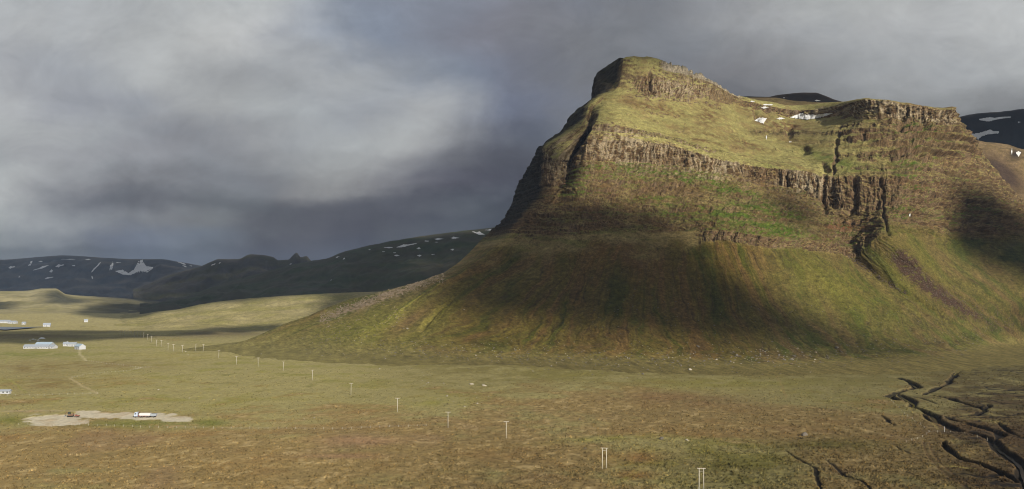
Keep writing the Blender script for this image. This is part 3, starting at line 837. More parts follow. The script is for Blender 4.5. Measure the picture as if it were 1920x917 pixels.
CH = [  # eroded stream channels: photograph polylines, half width (m), depth (m)
 ([(1205,290),(1265,308),(1318,340),(1250,358),(1190,374),(1163,390),(1200,410)], 5.0, 3.0),
 ([(1215,378),(1262,405),(1300,430),(1290,452),(1345,470),(1400,492),(1440,540),(1500,562),(1570,590),(1640,602),(1740,640),(1780,680),(1840,720),(1900,775),(1930,860),(1960,940)], 5.5, 3.0),
 ([(1560,235),(1520,285),(1490,320),(1420,350),(1355,381)], 3.4, 2.4),
 ([(1400,385),(1500,400),(1600,435),(1705,465),(1650,495),(1500,505),(1520,530),(1600,546),(1700,572),(1780,595),(1795,612),(1742,640)], 3.8, 2.6),
 ([(1470,645),(1482,682),(1560,730),(1680,770),(1760,802),(1850,850),(1920,880)], 3.4, 2.8),
 ([(1115,500),(1150,520),(1160,540),(1195,558)], 2.2, 1.6),
 ([(1350,490),(1400,545)], 2.6, 1.6),
 ([(1195,670),(1230,690),(1268,706)], 2.2, 1.6),
 ([(580,700),(640,740),(690,770),(745,798),(755,850),(775,905),(780,940)], 0.7, .9),
 ([(780,735),(860,790),(915,838),(1000,868),(1060,915),(1090,940)], 0.7, .8),
 ([(1540,290),(1650,305)], 1.8, 1.2), ([(1240,380),(1350,405),(1440,440)], 1.6, 1.2),
 ([(1610,120),(1700,160),(1775,192)], 3.0, 2.0), ([(1860,130),(1920,148)], 6.0, 2.5),
 ([(1780,540),(1850,600),(1930,620)], 3.0, 2.0), ([(1650,430),(1715,440),(1690,480)], 3.0, 2.0),
 ([(1190,125),(1200,150),(1160,180)], 3.0, 1.6),
]
CH = [([zg4(*p) for p in pts], w, d) for pts, w, d in CH]
DITCH = [([(1190, 690), (1216, 704), (1208, 712)], 1.2, 1.0), ([(1078, 790), (1040, 812), (1210, 800)], 0.6, .5), ([(1172, 868), (1176, 876), (1168, 884)], 1.0, .8)]


def seg_dist(X, Y, pts, wob=0):
    best = np.full(X.shape, 1e9)
    for (x0, y0), (x1, y1) in zip(pts[:-1], pts[1:]):
        dx, dy = x1 - x0, y1 - y0
        t = np.clip(((X - x0) * dx + (Y - y0) * dy) / (dx * dx + dy * dy + 1e-9), 0, 1)
        best = np.minimum(best, np.hypot(X - x0 - t * dx, Y - y0 - t * dy))
    return best


def world_line(pts):
    """smoothed ground polyline for photograph points"""
    g = np.array([G(*p)[:2] for p in pts])
    if len(g) < 3:
        return g
    t = np.arange(len(g), dtype=float)
    return catm(t, g, np.linspace(0, len(g) - 1, (len(g) - 1) * 5 + 1))


WCH = [(world_line(p), w, d) for p, w, d in CH]
YARD = [((105, 788), 62, 11.5), ((75, 785), 26, 6), ((215, 779), 120, 5.2), ((280, 783), 60, 5), ((330, 786), 34, 6.0), ((165, 773), 22, 3.5)]


def base_height(X, Y):
    return (fbm(X / 160, Y / 160, 3, 401) * 1.6 + fbm(X / 45, Y / 45, 3, 405) * .65) * ss(np.hypot(X, Y), 150, 500)


def build_ground():
    a_in = np.arange(-300, 2231, 2.6)
    az_in = np.arctan((a_in - 960) / F)
    az_l = np.linspace(az_in[0] - 2 * math.pi + (az_in[-1] - az_in[0]) + .02, az_in[0], 60)  # placeholder, replaced below
    outer = np.linspace(az_in[-1], az_in[0] + 2 * math.pi, 56)[1:]
    az = np.concatenate([az_in, outer])
    pys = np.concatenate([np.arange(1010, 690, -0.72), np.arange(690, 600, -0.8), np.arange(600, 562, -1.0)])
    rr = HC * F / (pys - 545)
    rr = np.concatenate([[2, 60, 120, 200, 250], rr, rr[-1] * np.array([1.2, 1.6, 2.2, 3.2])])
    A, Rr = np.meshgrid(az, rr, indexing='ij')
    X = np.sin(A) * Rr; Y = np.cos(A) * Rr
    Z = base_height(X, Y)
    px, py = proj(np.stack([X, Y, Z], -1))
    infr = (Y > 100) & (Rr < 2600)
    rough = ss(Rr, 150, 350) * (1 - ss(Rr, 1500, 2500))
    hum = (fbm(X / 11, Y / 14, 3, 411) * .30 + n2(X / 2.6, Y / 4.0, 417) * .08) * (1 + .9 * ss(px, 700, 1100))
    # tussock field patches
    tus = np.clip(el(px, py, 1360, 752, 90, 14) + el(px, py, 1120, 745, 170, 24) + el(px, py, 1690, 885, 80, 18) + el(px, py, 900, 790, 200, 40) * .6 + .25, 0, 1)
    Z = Z + rough * (hum + tus * n2(X / 4.4 + n2(X / 20, Y / 20, 3), Y / 7.5, 421) * .5)
    Z = Z + el(px, py, 620, 820, 130, 10) * 1.4 + el(px, py, 900, 690, 130, 10) * 1.6
    # channels
    cut = np.zeros_like(Z); bank = np.zeros_like(Z); wet = np.zeros_like(Z)
    wx = fbm(X / 26, Y / 30, 3, 431) * 3.0; wy = fbm(X / 26, Y / 30, 3, 437) * 3.0
    wvar = np.clip(1 + .9 * fbm(X / 26, Y / 40, 3, 433), .45, 1.8)
    for (pl, w, dep) in WCH:
        w = w * (.44 if w > 4.5 else (.60 if w > 1.5 else 1.2))
        mn = pl.min(0) - 30; mx = pl.max(0) + 30
        m = (X > mn[0]) & (X < mx[0]) & (Y > mn[1]) & (Y < mx[1])
        if not m.any():
            continue
        k = min(1.0, w / 3.0)
        dd = seg_dist((X + wx * k)[m], (Y + wy * k)[m], pl) / wvar[m]
        endd = np.minimum(np.hypot(X[m] - pl[0][0], Y[m] - pl[0][1]), np.hypot(X[m] - pl[-1][0], Y[m] - pl[-1][1]))
        dd = dd * (1 + 1.5 * (1 - ss(endd, 0, 18))) if dep < 2.9 else dd
        prof = (1 - ss(dd, w * .7, w * 1.5)) * dep * .8
        cut[m] = np.maximum(cut[m], prof)
        bank[m] = np.maximum(bank[m], np.exp(-((dd - w * 1.7) / (w * .6)) ** 2) * min(1, w / 3))
        wet[m] = np.maximum(wet[m], 1 - ss(dd, w * .5, w * 1.25))
    hag = ss(ridged(X / 26 + n2(X / 11, Y / 18, 61) * .5, Y / 40, 3, 447), .66, .84) * ss(px, 1740, 1860) * ss(py, 668, 700) * (1 - .6 * ss(n2(X / 50, Y / 70, 449), -.1, .4))
    hag = np.maximum(hag, ss(ridged(X / 34, Y / 60, 3, 453), .80, .9) * ss(n2(X / 60, Y / 90, 457), .15, .5) * ss(py, 740, 800) * .35)
    Z = Z - cut - hag * .6 * infr
    cut = np.maximum(cut, hag * .8 * infr)
    # vehicle track, two ruts
    tr = world_line([zg4(*p) for p in [(1372, 650), (1385, 700), (1430, 760), (1520, 840), (1640, 912), (1700, 950)]])
    m = (X > 150) & (X < 420) & (Y > 300) & (Y < 700)
    rut = np.zeros_like(Z)
    dd = seg_dist(X[m], Y[m], tr)
    rut[m] = np.exp(-((dd - 1.5) / .5) ** 2)
    Z -= rut * .35
    # gravel yard: flat
    yard = np.zeros_like(Z)
    nyd = fbm(X / 8, Y / 14, 3, 441) * .5
    for (c, rx, ry) in YARD:
        yard = np.maximum(yard, 1 - ss(np.hypot((px - c[0]) / rx, (py - c[1]) / ry) + nyd, .85, 1.05))
    yard *= infr
    Z = Z * (1 - yard) + yard * (.1 + fbm(X / 12, Y / 12, 2, 445) * .15)
    # far valley floor sinks gently below the hills' toes
    # ---------- albedo
    cy = lin((150, 140, 92)); cg = lin((134, 128, 70)); cgd = lin((110, 106, 56)); cb = lin((140, 120, 78)); co = lin((134, 104, 64)); cp = lin((132, 106, 84)); cs = lin((166, 146, 104)); cd = lin((76, 62, 44))
    n1 = fbm(X / 170, Y / 170, 4, 501); n22 = fbm(X / 75, Y / 70, 5, 505, .6); n3 = fbm(X / 18, Y / 26, 4, 509); n4 = fbm(X / 5, Y / 8, 3, 513); n5 = n2(X / 2, Y / 3, 517)
    brownness = .18 * ss(py, 660, 720) + ss(py, 770 - 50 * ss(px, 600, 1100), 860) * .62 + el(px, py, 1150, 760, 300, 40) * .3 + el(px, py, 1500, 800, 220, 40) * .35 + el(px, py, 700, 790, 200, 20) * .2 - el(px, py, 1330, 870, 190, 55) * 1.3 - el(px, py, 600, 690, 400, 25) * .4 - el(px, py, 900, 712, 60, 12) * .5
    bmask = ss(brownness + n1 * .45 + n22 * .55 + n3 * .35, .22, .62)
    col = np.zeros(Z.shape + (3,)) + cy
    col = mixa(col, cg, ss(n22 + n3 * .5, -.05, .4) * .9)
    col = mixa(col, cgd, ss(n3 + n1 * .6, .2, .6) * .55)
    col = mixa(col, cb, bmask)
    col = mixa(col, co, bmask * ss(n22 - n3 * .5, 0.05, .5) * .4)
    col = mixa(col, cs, bmask * ss(n4 + n3 * .7, .15, .55) * .65)
    col = mixa(col, cp, ss(fbm(X / 70, Y / 110, 3, 521), .12, .4) * ss(py, 770, 810) * .35)
    col = mixa(col, lin((146, 116, 88)), (el(px, py, 680, 828, 90, 7) + el(px, py, 640, 855, 90, 5)).clip(0, 1) * .7)
    col = mixa(col, lin((140, 84, 44)), (el(px, py, 1200, 858, 50, 14) + el(px, py, 1190, 890, 45, 10)).clip(0, 1) * .55)
    col = mixa(col, lin((122, 94, 64)), (el(px, py, 1330, 752, 100, 13) + el(px, py, 1240, 742, 80, 10)).clip(0, 1) * .6)
    col = mixa(col, lin((100, 94, 46)), (el(px, py, 1370, 878, 150, 40) + el(px, py, 1560, 835, 120, 14)).clip(0, 1) * ss(n3 + n4 * .5, -.6, .2) * .85)
    col = mixa(col, lin((138, 134, 62)), (el(px, py, 1140, 822, 110, 5, -4) + el(px, py, 1175, 895, 26, 4, -30) + el(px, py, 1050, 700, 90, 9) + el(px, py, 1380, 718, 200, 9)+ el(px, py, 820, 755, 50, 7)).clip(0, 1) * .7 * ss(n3, -.5, .1))
    col = mixa(col, lin((108, 112, 48)), (el(px, py, 250, 795, 130, 9) + el(px, py, 395, 793, 30, 8) + el(px, py, 20, 788, 34, 9)).clip(0, 1) * .8)
    # hay fields of the farm
    for e, c_ in (((60, 690, 90, 14), (118, 98, 62)), ((210, 685, 110, 9), (122, 100, 62)), ((90, 720, 90, 16), (116, 94, 58)), ((60, 664, 110, 7), (112, 116, 54)), ((330, 668, 120, 8), (150, 138, 84)), ((215, 712, 70, 10), (138, 120, 70))):
        col = mixa(col, lin(c_), el(px, py, *e) * .7 * ss(n3, -.6, .3))
    # east side: darker heath
    east = ss(px + n1 * 60, 1690, 1830) * ss(py, 660, 700)
    col = mixa(col, lin((84, 68, 48)), east * .9 * ss(n22 + n3, -.7, .25))
    col = mixa(col, lin((52, 42, 32)), east * .7 * ss(fbm(X / 30, Y / 50, 4, 531), .08, .35))
    col = mixa(col, lin((104, 96, 52)), east * .35 * ss(n3 - n22, 0, .5))
    right_dim = ss(px, 900, 1900)
    col = mixa(col, lin((118, 108, 62)), (ss(px, 600, 900) * np.exp(-((py - 690) / 34) ** 2)) * .85 * ss(n3 + n22, -.6, .3))
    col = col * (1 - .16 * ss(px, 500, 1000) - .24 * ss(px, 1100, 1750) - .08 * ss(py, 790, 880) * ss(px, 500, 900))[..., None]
    col = mixa(col, lin((92, 80, 58)), np.exp(-((py - 628 + (px - 200) * .012) / 8) ** 2) * ss(fbm(X / 200, Y / 200, 3, 541), -.5, 0) * .8 * (1 - ss(px, 420, 620)))  # cloud-shadow band across the valley floor darkened in the ground colour too
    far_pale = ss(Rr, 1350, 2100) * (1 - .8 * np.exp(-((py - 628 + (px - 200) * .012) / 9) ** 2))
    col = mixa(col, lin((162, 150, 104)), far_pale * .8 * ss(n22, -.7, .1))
    # pale rims along the banks, peat in the cuts
    col = mixa(col, lin((98, 80, 56)) * .9, bank * .6 * ss(n4 + n3, -.6, .2))
    col = mixa(col, lin((27, 23, 19)), ss(cut, .08, .6) * .95)
    col = mixa(col, lin((90, 72, 50)), rut * .8)
    for p_, w_, c_ in (([(8, 681), (24, 664)], 1.2, (146, 140, 84)), ([(130, 709), (150, 721), (183, 737)], 1.3, (168, 152, 112)), ([(149, 656), (150, 664), (162, 677)], 1.6, (172, 160, 120)),
                       ([(16, 712), (48, 735)], 1.0, (140, 134, 74)), ([(-80, 773), (0, 772), (90, 771), (200, 774)], 2.6, (164, 150, 116)), ([(1380, 655), (1450, 700), (1475, 745)], .8, (128, 112, 70)),
                       ([(1690, 752), (1722, 778), (1760, 806)], .8, (126, 112, 72)), ([(1788, 872), (1822, 878)], 1.4, (136, 124, 70)), ([(330, 690), (440, 690), (600, 684)], 2.5, (150, 144, 84))):
        pl = world_line(p_)
        mn = pl.min(0) - 20; mx = pl.max(0) + 20
        m = (X > mn[0]) & (X < mx[0]) & (Y > mn[1]) & (Y < mx[1])
        dd = seg_dist((X + wx * .5)[m], (Y + wy * .5)[m], pl)
        mk = np.zeros_like(Z); mk[m] = 1 - ss(dd, w_ * .6, w_ * 1.4)
        col = mixa(col, lin(c_), mk * .8)
    gr = lin((196, 186, 164))
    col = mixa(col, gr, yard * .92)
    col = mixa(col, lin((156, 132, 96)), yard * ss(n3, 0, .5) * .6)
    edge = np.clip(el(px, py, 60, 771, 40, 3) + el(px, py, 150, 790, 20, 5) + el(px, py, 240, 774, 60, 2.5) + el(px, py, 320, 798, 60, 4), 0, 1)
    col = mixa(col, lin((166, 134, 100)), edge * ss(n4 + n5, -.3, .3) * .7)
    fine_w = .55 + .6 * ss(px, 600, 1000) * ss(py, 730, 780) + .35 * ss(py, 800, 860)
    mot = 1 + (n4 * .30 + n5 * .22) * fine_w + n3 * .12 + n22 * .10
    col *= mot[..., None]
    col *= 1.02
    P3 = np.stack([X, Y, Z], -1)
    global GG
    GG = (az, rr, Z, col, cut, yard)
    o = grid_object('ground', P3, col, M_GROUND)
    tag(o, kind='structure')
    return o


ground = build_ground()
bpy.context.view_layer.update()
dg = bpy.context.evaluated_depsgraph_get()
ORI = Vector((0, 0, HC))
TERR = [ground, mountain] + hills


def ray_dir(px, py):
    a = (px - 960) / F
    b = (458.5 - py) / F
    return Vector((a, ct - b * st_, st_ + b * ct)).normalized()


def hit(px, py, objs=None):
    d = ray_dir(px, py)
    best = None
    for o in (objs or TERR):
        ok, loc, nor, _ = o.ray_cast(ORI, d)
        if ok:
            D = (loc - ORI).length
            if best is None or D < best[0]:
                best = (D, loc, nor, o)
    return best


def drop(x, y, objs=None):
    """height of the terrain under x, y"""
    best = None
    for o in (objs or (ground, mountain)):
        ok, loc, nor, _ = o.ray_cast(Vector((x, y, 900)), Vector((0, 0, -1)))
        if ok and (best is None or loc.z > best):
            best = loc.z
    return best if best is not None else 0.0


# ------------------------------------------------------------------ tussocks of grass and heather standing on the moor
def tussocks(name, n, y0, y1, seed, smin, smax, dark, label, dens=None):
    az, rr, Z, col, cut, yard = GG
    r = np.random.default_rng(seed)
    py = y0 + (y1 - y0) * r.random(n) ** .85
    px = r.uniform(-60, 1990, n)
    rad = HC * F / (py - 545) * np.sqrt(1 + ((px - 960) / F) ** 2)
    a = np.arctan((px - 960) / F)
    i = np.clip(np.searchsorted(az, a), 0, len(az) - 2)
    j = np.clip(np.searchsorted(rr, rad), 0, len(rr) - 2)
    x = np.sin(a) * rad; y = np.cos(a) * rad
    cl = fbm(x / 22, y / 30, 3, seed + 1)
    keep = (cut[i, j] < .1) & (yard[i, j] < .2) & (cl + r.uniform(-.5, .5, n) > (-.1 if dens is None else dens))
    x, y, i, j, px, py = [v[keep] for v in (x, y, i, j, px, py)]
    m = len(x)
    z = Z[i, j] - .08
    s = r.uniform(smin, smax, m) * (.7 + .5 * r.random(m)) * (1 + .25 * ss(px, 900, 1400))
    h = s * r.uniform(.55, 1.0, m)
    k = 5
    ang = r.uniform(0, 6.28, m)
    V = np.zeros((m, k + 1, 3), np.float32)
    for q in range(k):
        aa = ang + q * 2 * math.pi / k
        w = s * r.uniform(.4, .75, m)
        V[:, q, 0] = x + np.cos(aa) * w; V[:, q, 1] = y + np.sin(aa) * w; V[:, q, 2] = z
    V[:, k, 0] = x + r.uniform(-.3, .3, m) * s; V[:, k, 1] = y + r.uniform(-.3, .3, m) * s; V[:, k, 2] = z + h
    base = (np.arange(m) * (k + 1))[:, None]
    tri = np.concatenate([np.stack([base[:, 0] + q, base[:, 0] + (q + 1) % k, base[:, 0] + k], 1) for q in range(k)]).astype(np.int32)
    me = bpy.data.meshes.new(name)
    me.vertices.add(m * (k + 1)); me.vertices.foreach_set('co', V.reshape(-1))
    me.loops.add(tri.size); me.loops.foreach_set('vertex_index', tri.reshape(-1))
    me.polygons.add(len(tri)); me.polygons.foreach_set('loop_start', np.arange(0, tri.size, 3, dtype=np.int32))
    me.update(calc_edges=True)
    c = col[i, j] * (r.uniform(.40, .90, m) * dark)[:, None]
    straw = r.random(m) < .3
    c = np.where(straw[:, None], c * np.array([1.3, 1.2, 1.05]), c)
    cc = np.ones((m, k + 1, 4), np.float32); cc[:, :, :3] = np.clip(c, .003, .8)[:, None]
    ca = me.color_attributes.new('surface', 'FLOAT_COLOR', 'POINT'); ca.data.foreach_set('color', cc.reshape(-1))
    me.materials.append(M_GROUND)
    o = bpy.data.objects.new(name, me); C.objects.link(o)
    tag(o, label, 'grass', kind='stuff')


tussocks('grass_tussocks', 84000, 690, 935, 5, .4, 1.0, 1.0, 'straw and green grass tussocks all over the moor')
tussocks('heather_clumps', 8000, 735, 935, 8,   .5, 1.1, .7, 'dark heather clumps on the brown parts of the moor', .15)

# ------------------------------------------------------------------ water
def ribbon(name, pl, w, z, mat):
    n = len(pl)
    vs, fs = [], []
    for i in range(n):
        a = pl[max(i - 1, 0)]; b = pl[min(i + 1, n - 1)]
        t = b - a; t = t / (np.linalg.norm(t) + 1e-9); nn = np.array([-t[1], t[0]])
        k = w * (1 + .25 * math.sin(i * 1.7))
        for s in (-1, 0, 1):
            p = pl[i] + nn * s * k
            vs.append((p[0], p[1], z + (0.0 if s else 0.0)))
    for i in range(n - 1):
        for j in (0, 1):
            k = i * 3 + j
            fs.append((k, k + 1, k + 4, k + 3))
    me = bpy.data.meshes.new(name)
    me.from_pydata(vs, [], fs)
    me.materials.append(mat)
    o = bpy.data.objects.new(name, me)
    C.objects.link(o)
    return tag(o, kind='structure')


for i, k in enumerate((0, 1, 3)):
    pl, w, d = WCH[k]
    ribbon('stream', pl, w * .16, -1.9 - i * .02, M_WATER)
lake_pts = np.array([G(x, 617)[:2] for x in (-200, -100, -20, 20, 50)])
ribbon('lake', lake_pts, 70.0, 2.2, M_LAKE)

# ------------------------------------------------------------------ snow patches lying on the slopes
def snow(px0, px1, top, bot, objs, label, wob=0.12, group=None):
    """top / bot: lists of (t, py) along the patch"""
    n = max(5, int((px1 - px0) / 0.8))
    m = 5
    vs = []; ok_all = True
    for i in range(n + 1):
        t = i / n
        x = px0 + (px1 - px0) * t
        yt = float(np.interp(t, [p[0] for p in top], [p[1] for p in top]))
        yb = float(np.interp(t, [p[0] for p in bot], [p[1] for p in bot]))
        h = max(yb - yt, .05)
        yt += h * wob * 1.6 * mnoise.noise(Vector((x * .35, 3.1, px0)))
        yb += h * wob * 2.2 * mnoise.noise(Vector((x * .45, 9.1, px0)))
        for j in range(m + 1):
            y = yb + (yt - yb) * j / m
            hh = hit(x, y, objs)
            if hh is None:
                vs.append(None)
            else:
                edge = min(j, m - j) / m * 2 * min(1, 4 * min(t, 1 - t) + .15)
                vs.append(hh[1] - ray_dir(x, y) * (0.6 + 0.0009 * hh[0]) + Vector((0, 0, .5 * edge)))
    idx = {}; vl = []
    for k, v in enumerate(vs):
        if v is not None:
            idx[k] = len(vl); vl.append(v)
    fs = []
    for i in range(n):
        for j in range(m):
            q = [i * (m + 1) + j, (i + 1) * (m + 1) + j, (i + 1) * (m + 1) + j + 1, i * (m + 1) + j + 1]
            if all(k in idx for k in q):
                ds = [(vl[idx[k]] - ORI).length for k in q]
                if max(ds) - min(ds) < 0.06 * min(ds) + 20:
                    fs.append([idx[k] for k in q])
    if not fs:
        return
    c = Vector((0, 0, 0))
    for v in vl: c += v
    c /= len(vl)
    me = bpy.data.meshes.new('snow_patch')
    me.from_pydata([v - c for v in vl], [], fs)
    me.validate()
    for p in me.polygons: p.use_smooth = True
    me.materials.append(M_SNOW)
    o = bpy.data.objects.new('snow_patch', me)
    o.location = c
    C.objects.link(o)
    tag(o, label, 'snow patch', group)


def snow_e(cx, cy, w, h, objs, label, slant=0.0, group=None):
    ts = [0, .15, .35, .6, .85, 1]
    ph = (cx * 12.9) % 1
    top = [(t, cy - h / 2 * math.sin(math.pi * (0.05 + .9 * t)) * (.7 + .5 * math.sin(t * 9 + ph * 6)) + slant * (t - .5)) for t in ts]
    bot = [(t, cy + h / 2 * math.sin(math.pi * (0.05 + .9 * t)) * (.8 + .4 * math.cos(t * 7 + ph * 6)) + slant * (t - .5)) for t in ts]
    snow(cx - w / 2, cx + w / 2, top, bot, objs, label, group=group)


MT = [mountain, hills[7], hills[8]]
gS = 'snow patches on the high slopes'
snow(1482, 1561, [(0, 219.5), (.12, 216), (.28, 212), (.36, 215), (.6, 215), (.8, 213), (1, 212)], [(0, 220.5), (.2, 222.5), (.4, 224), (.6, 222), (.8, 218), (1, 213)], MT, 'largest snow patch, lying under the rim cliff of the plateau', group=gS)
snow(1415, 1438, [(0, 226), (.3, 221), (.6, 220.5), (1, 221.5)], [(0, 226.5), (.3, 228), (.7, 232), (1, 222)], MT, 'triangular snow patch below the left end of the rim cliff', group=gS)
snow_e(1464, 222, 16, 4, MT, 'small oval snow patch between the triangular patch and the largest one', group=gS)
snow_e(1440, 196.3, 18, 4, MT, 'upper of two flat snow patches on the tan hill behind the ridge', group=gS)
snow_e(1434, 201.5, 14, 4, MT, 'lower of two flat snow patches on the tan hill behind the ridge', group=gS)
snow_e(1411, 190, 8, 3, MT, 'tiny snow fleck at the left foot of the tan hill', group=gS)
snow_e(1437, 257, 2.4, 8, MT, 'narrow upright snow streak in the gully below the triangular patch', group=gS)
snow_e(1482, 266, 6, 2.4, MT, 'small snow patch low in the dark notch under the thin ledge', group=gS)
snow_e(1706, 403, 3, 7, MT, 'pale snow remnant on the green ledge of the right wall', group=gS)
snow_e(1470, 183.5, 4, 2, MT, 'snow fleck on the left side of the dark hill', group=gS)
snow_e(1533, 188.5, 11, 3, MT, 'snow patch on the right side of the dark hill', 1.0, group=gS)
DK = [hills[6], hills[5]]
snow(1814, 1873, [(0, 250), (.2, 250.5), (.4, 249), (.6, 245), (.75, 243), (.82, 246), (1, 246)], [(0, 251), (.2, 256), (.33, 262), (.45, 256), (.65, 252), (.8, 251), (1, 250)], DK, 'broad winged snow patch on the dark mountain at the right', group=gS)
snow(1836, 1895, [(0, 223), (.3, 220), (.5, 221), (.7, 219), (1, 218.5)], [(0, 225), (.3, 228), (.5, 225), (.7, 222.5), (1, 220.5)], DK, 'long snow streak near the cloudy top of the dark mountain', group=gS)
snow_e(1911, 229, 5, 2.5, DK, 'snow fleck high at the far right of the dark mountain', group=gS)
snow(1905, 1914, [(0, 285), (.5, 284), (1, 285)], [(0, 287), (.5, 294), (1, 287)], DK, 'heart shaped snow patch in the dark hollow of the tan spur', group=gS)
snow_e(1897, 284, 2.4, 12, DK, 'thin upright snow streak left of the heart shaped patch', group=gS)
HL = [hills[3]]
for (x, y, w, h, s, lb) in [(897, 437, 23, 6, 5, 'thick slanting snow patch nearest the mountain on the dark hillside'), (917, 431, 16, 3, -1, 'snow streak on the hillside crest touching the mountain edge'),
                            (823, 448, 17, 4, 0, 'left of two wide snow patches just below the hillside crest'), (853, 446, 16, 4, 0, 'right of two wide snow patches just below the hillside crest'),
                            (800, 452, 8, 3, 0, 'small snow patch left of the two wide ones'), (762, 460, 38, 5, -7, 'longest rising snow streak on the dark hillside'),
                            (728, 464, 17, 3, 0, 'flat snow streak at the left end of the longest streak'), (785, 465.5, 9, 3, 0, 'snow patch below the right end of the longest streak'),
                            (744, 479, 11, 3, 1, 'lowest flat snow patch left on the hillside'), (786, 479, 9, 4, 1, 'lowest snow patch in the middle of the hillside'),
                            (848, 468, 6, 4, 0, 'square snow patch low on the right of the hillside'), (719, 472, 5, 2, 0, 'tiny snow fleck under the flat streak'),
                            (740, 474, 5, 2, 0, 'tiny snow fleck above the lowest flat patch'), (645, 485, 5, 3, -2, 'lone snow patch at the left shoulder of the hillside'),
                            (633, 482, 7, 2.4, -2, 'snow streak at the left foot of the hillside crest'), (693, 468, 4, 1.6, 0, 'snow speck on the left part of the crest'), (621, 525, 3, 2, -1, 'lone snow speck far down the green slope'),
                            (812, 477, 7, 1.6, -1, 'thin low snow line right of the middle patch'), (818, 454, 6, 1.6, 0, 'small snow line under the left wide patch')]:
    snow_e(x, y, w, h, HL, lb, s, group='snow patches on the dark hillside')
FR = [hills[0], hills[1]]
snow(216, 287, [(0, 508), (.2, 506), (.35, 512), (.5, 505), (.62, 489), (.72, 488), (.8, 498), (.9, 500), (1, 501)], [(0, 508.5), (.2, 515), (.4, 516), (.55, 511), (.7, 508), (.85, 511), (1, 503)], FR, 'largest branching snowfield on the far range', group='snow on the far mountain range')
for (x, y, w, h, s, lb) in [(22, 501, 12, 5, -2, 'rounded snow patch at the left end of the far range'), (77, 502, 30, 4, -10, 'long slanting snow streak left of centre on the far range'),
                            (57, 494, 8, 8, -9, 'steep snow streak near the left crest of the far range'), (112, 498, 16, 6, -3, 'forked snow patch in the middle of the far range'),
                            (96, 508, 7, 6, -2, 'small snow patch under the forked one'), (92, 521, 16, 4, -3, 'lowest snow patch of the far range'), (180, 501, 18, 6, -19, 'tall curved snow streak of the far range'),
                            (209, 500, 7, 20, -10, 'upright snow streak beside the largest snowfield'), (138, 498, 6, 3, 0, 'snow fleck right of the forked patch'), (340, 493, 16, 4, 6, 'snow streak falling right on the far range shoulder'),
                            (346, 499, 10, 2.5, 4, 'lower snow line on the far range shoulder'), (358, 498.5, 5, 2, 1, 'tiny snow fleck at the right of the shoulder'), (400, 496, 8, 4, -3, 'snow patch on the peaked ridge'),
                            (412, 493, 4, 3, -2, 'snow speck on the peaked ridge'), (545, 495, 6, 2, -1, 'snow speck below the pointed peak'), (76, 490, 9, 2, 0, 'flat snow line by the left crest'), (128, 486, 28, 1.6, 0, 'long thin snow line along the crest'),
                            (165, 486.5, 12, 2, 0, 'short snow line on the crest'), (36, 519, 3, 3, -2, 'faint snow fleck at lower left of the far range'), (173, 520, 3, 7, 3, 'snow thread below the tall curved streak'), (222, 492, 10, 1.6, 0, 'thin snow line above the largest snowfield')]:
    snow_e(x, y, w, h, FR, lb, s, group='snow on the far mountain range')

# ------------------------------------------------------------------ mesh helpers for made things
def bm_box(bm, c, s, rz=0.0, rx=0.0, ry=0.0, taper=1.0):
    m = Matrix.Translation(c) @ Matrix.Rotation(rz, 4, 'Z') @ Matrix.Rotation(ry, 4, 'Y') @ Matrix.Rotation(rx, 4, 'X')
    vs = []
    for z in (-.5, .5):
        k = taper if z > 0 else 1.0
        for x, y in ((-.5, -.5), (.5, -.5), (.5, .5), (-.5, .5)):
            vs.append(bm.verts.new(m @ Vector((x * s[0] * k, y * s[1] * k, z * s[2]))))
    for f in ((0, 3, 2, 1), (4, 5, 6, 7), (0, 1, 5, 4), (1, 2, 6, 5), (2, 3, 7, 6), (3, 0, 4, 7)):
        bm.faces.new([vs[i] for i in f])


def bm_tube(bm, a, b, ra, rb=None, n=8):
    a = Vector(a); b = Vector(b); rb = ra if rb is None else rb
    q = (b - a).to_track_quat('Z', 'Y')
    r0, r1 = [], []
    for i in range(n):
        t = 2 * math.pi * i / n
        e = q @ Vector((math.cos(t), math.sin(t), 0))
        r0.append(bm.verts.new(a + e * ra)); r1.append(bm.verts.new(b + e * rb))
    for i in range(n):
        j = (i + 1) % n
        bm.faces.new((r0[i], r0[j], r1[j], r1[i]))
    bm.faces.new(r0[::-1]); bm.faces.new(r1)


def bm_prism(bm, prof, y0, y1):
    """profile in x,z extruded along y"""
    a = [bm.verts.new((x, y0, z)) for x, z in prof]
    b = [bm.verts.new((x, y1, z)) for x, z in prof]
    n = len(prof)
    for i in range(n):
        j = (i + 1) % n
        bm.faces.new((a[i], a[j], b[j], b[i]))
    bm.faces.new(a[::-1]); bm.faces.new(b)


def mk(name, fn, mat, parent=None, smooth=False, loc=(0, 0, 0)):
    bm = bmesh.new()
    fn(bm)
    bmesh.ops.recalc_face_normals(bm, faces=bm.faces)
    me = bpy.data.meshes.new(name)
    bm.to_mesh(me); bm.free()
    if smooth:
        for p in me.polygons: p.use_smooth = True
    me.materials.append(mat)
    o = bpy.data.objects.new(name, me)
    o.location = loc
    if parent: o.parent = parent
    C.objects.link(o)
    return o


def empty(name, loc, rz, label, cat, group=None):
    o = bpy.data.objects.new(name, None)
    o.empty_display_size = 1
    o.location = loc
    o.rotation_euler = (0, 0, rz)
    C.objects.link(o)
    return tag(o, label, cat, group)


def copy_tree(o, parent=None):
    c = o.copy()
    C.objects.link(c)
    if parent is not None:
        c.parent = parent
    for ch in list(o.children):
        copy_tree(ch, c)
    return c


# ------------------------------------------------------------------ power line
PG = 'power line poles crossing the moor'


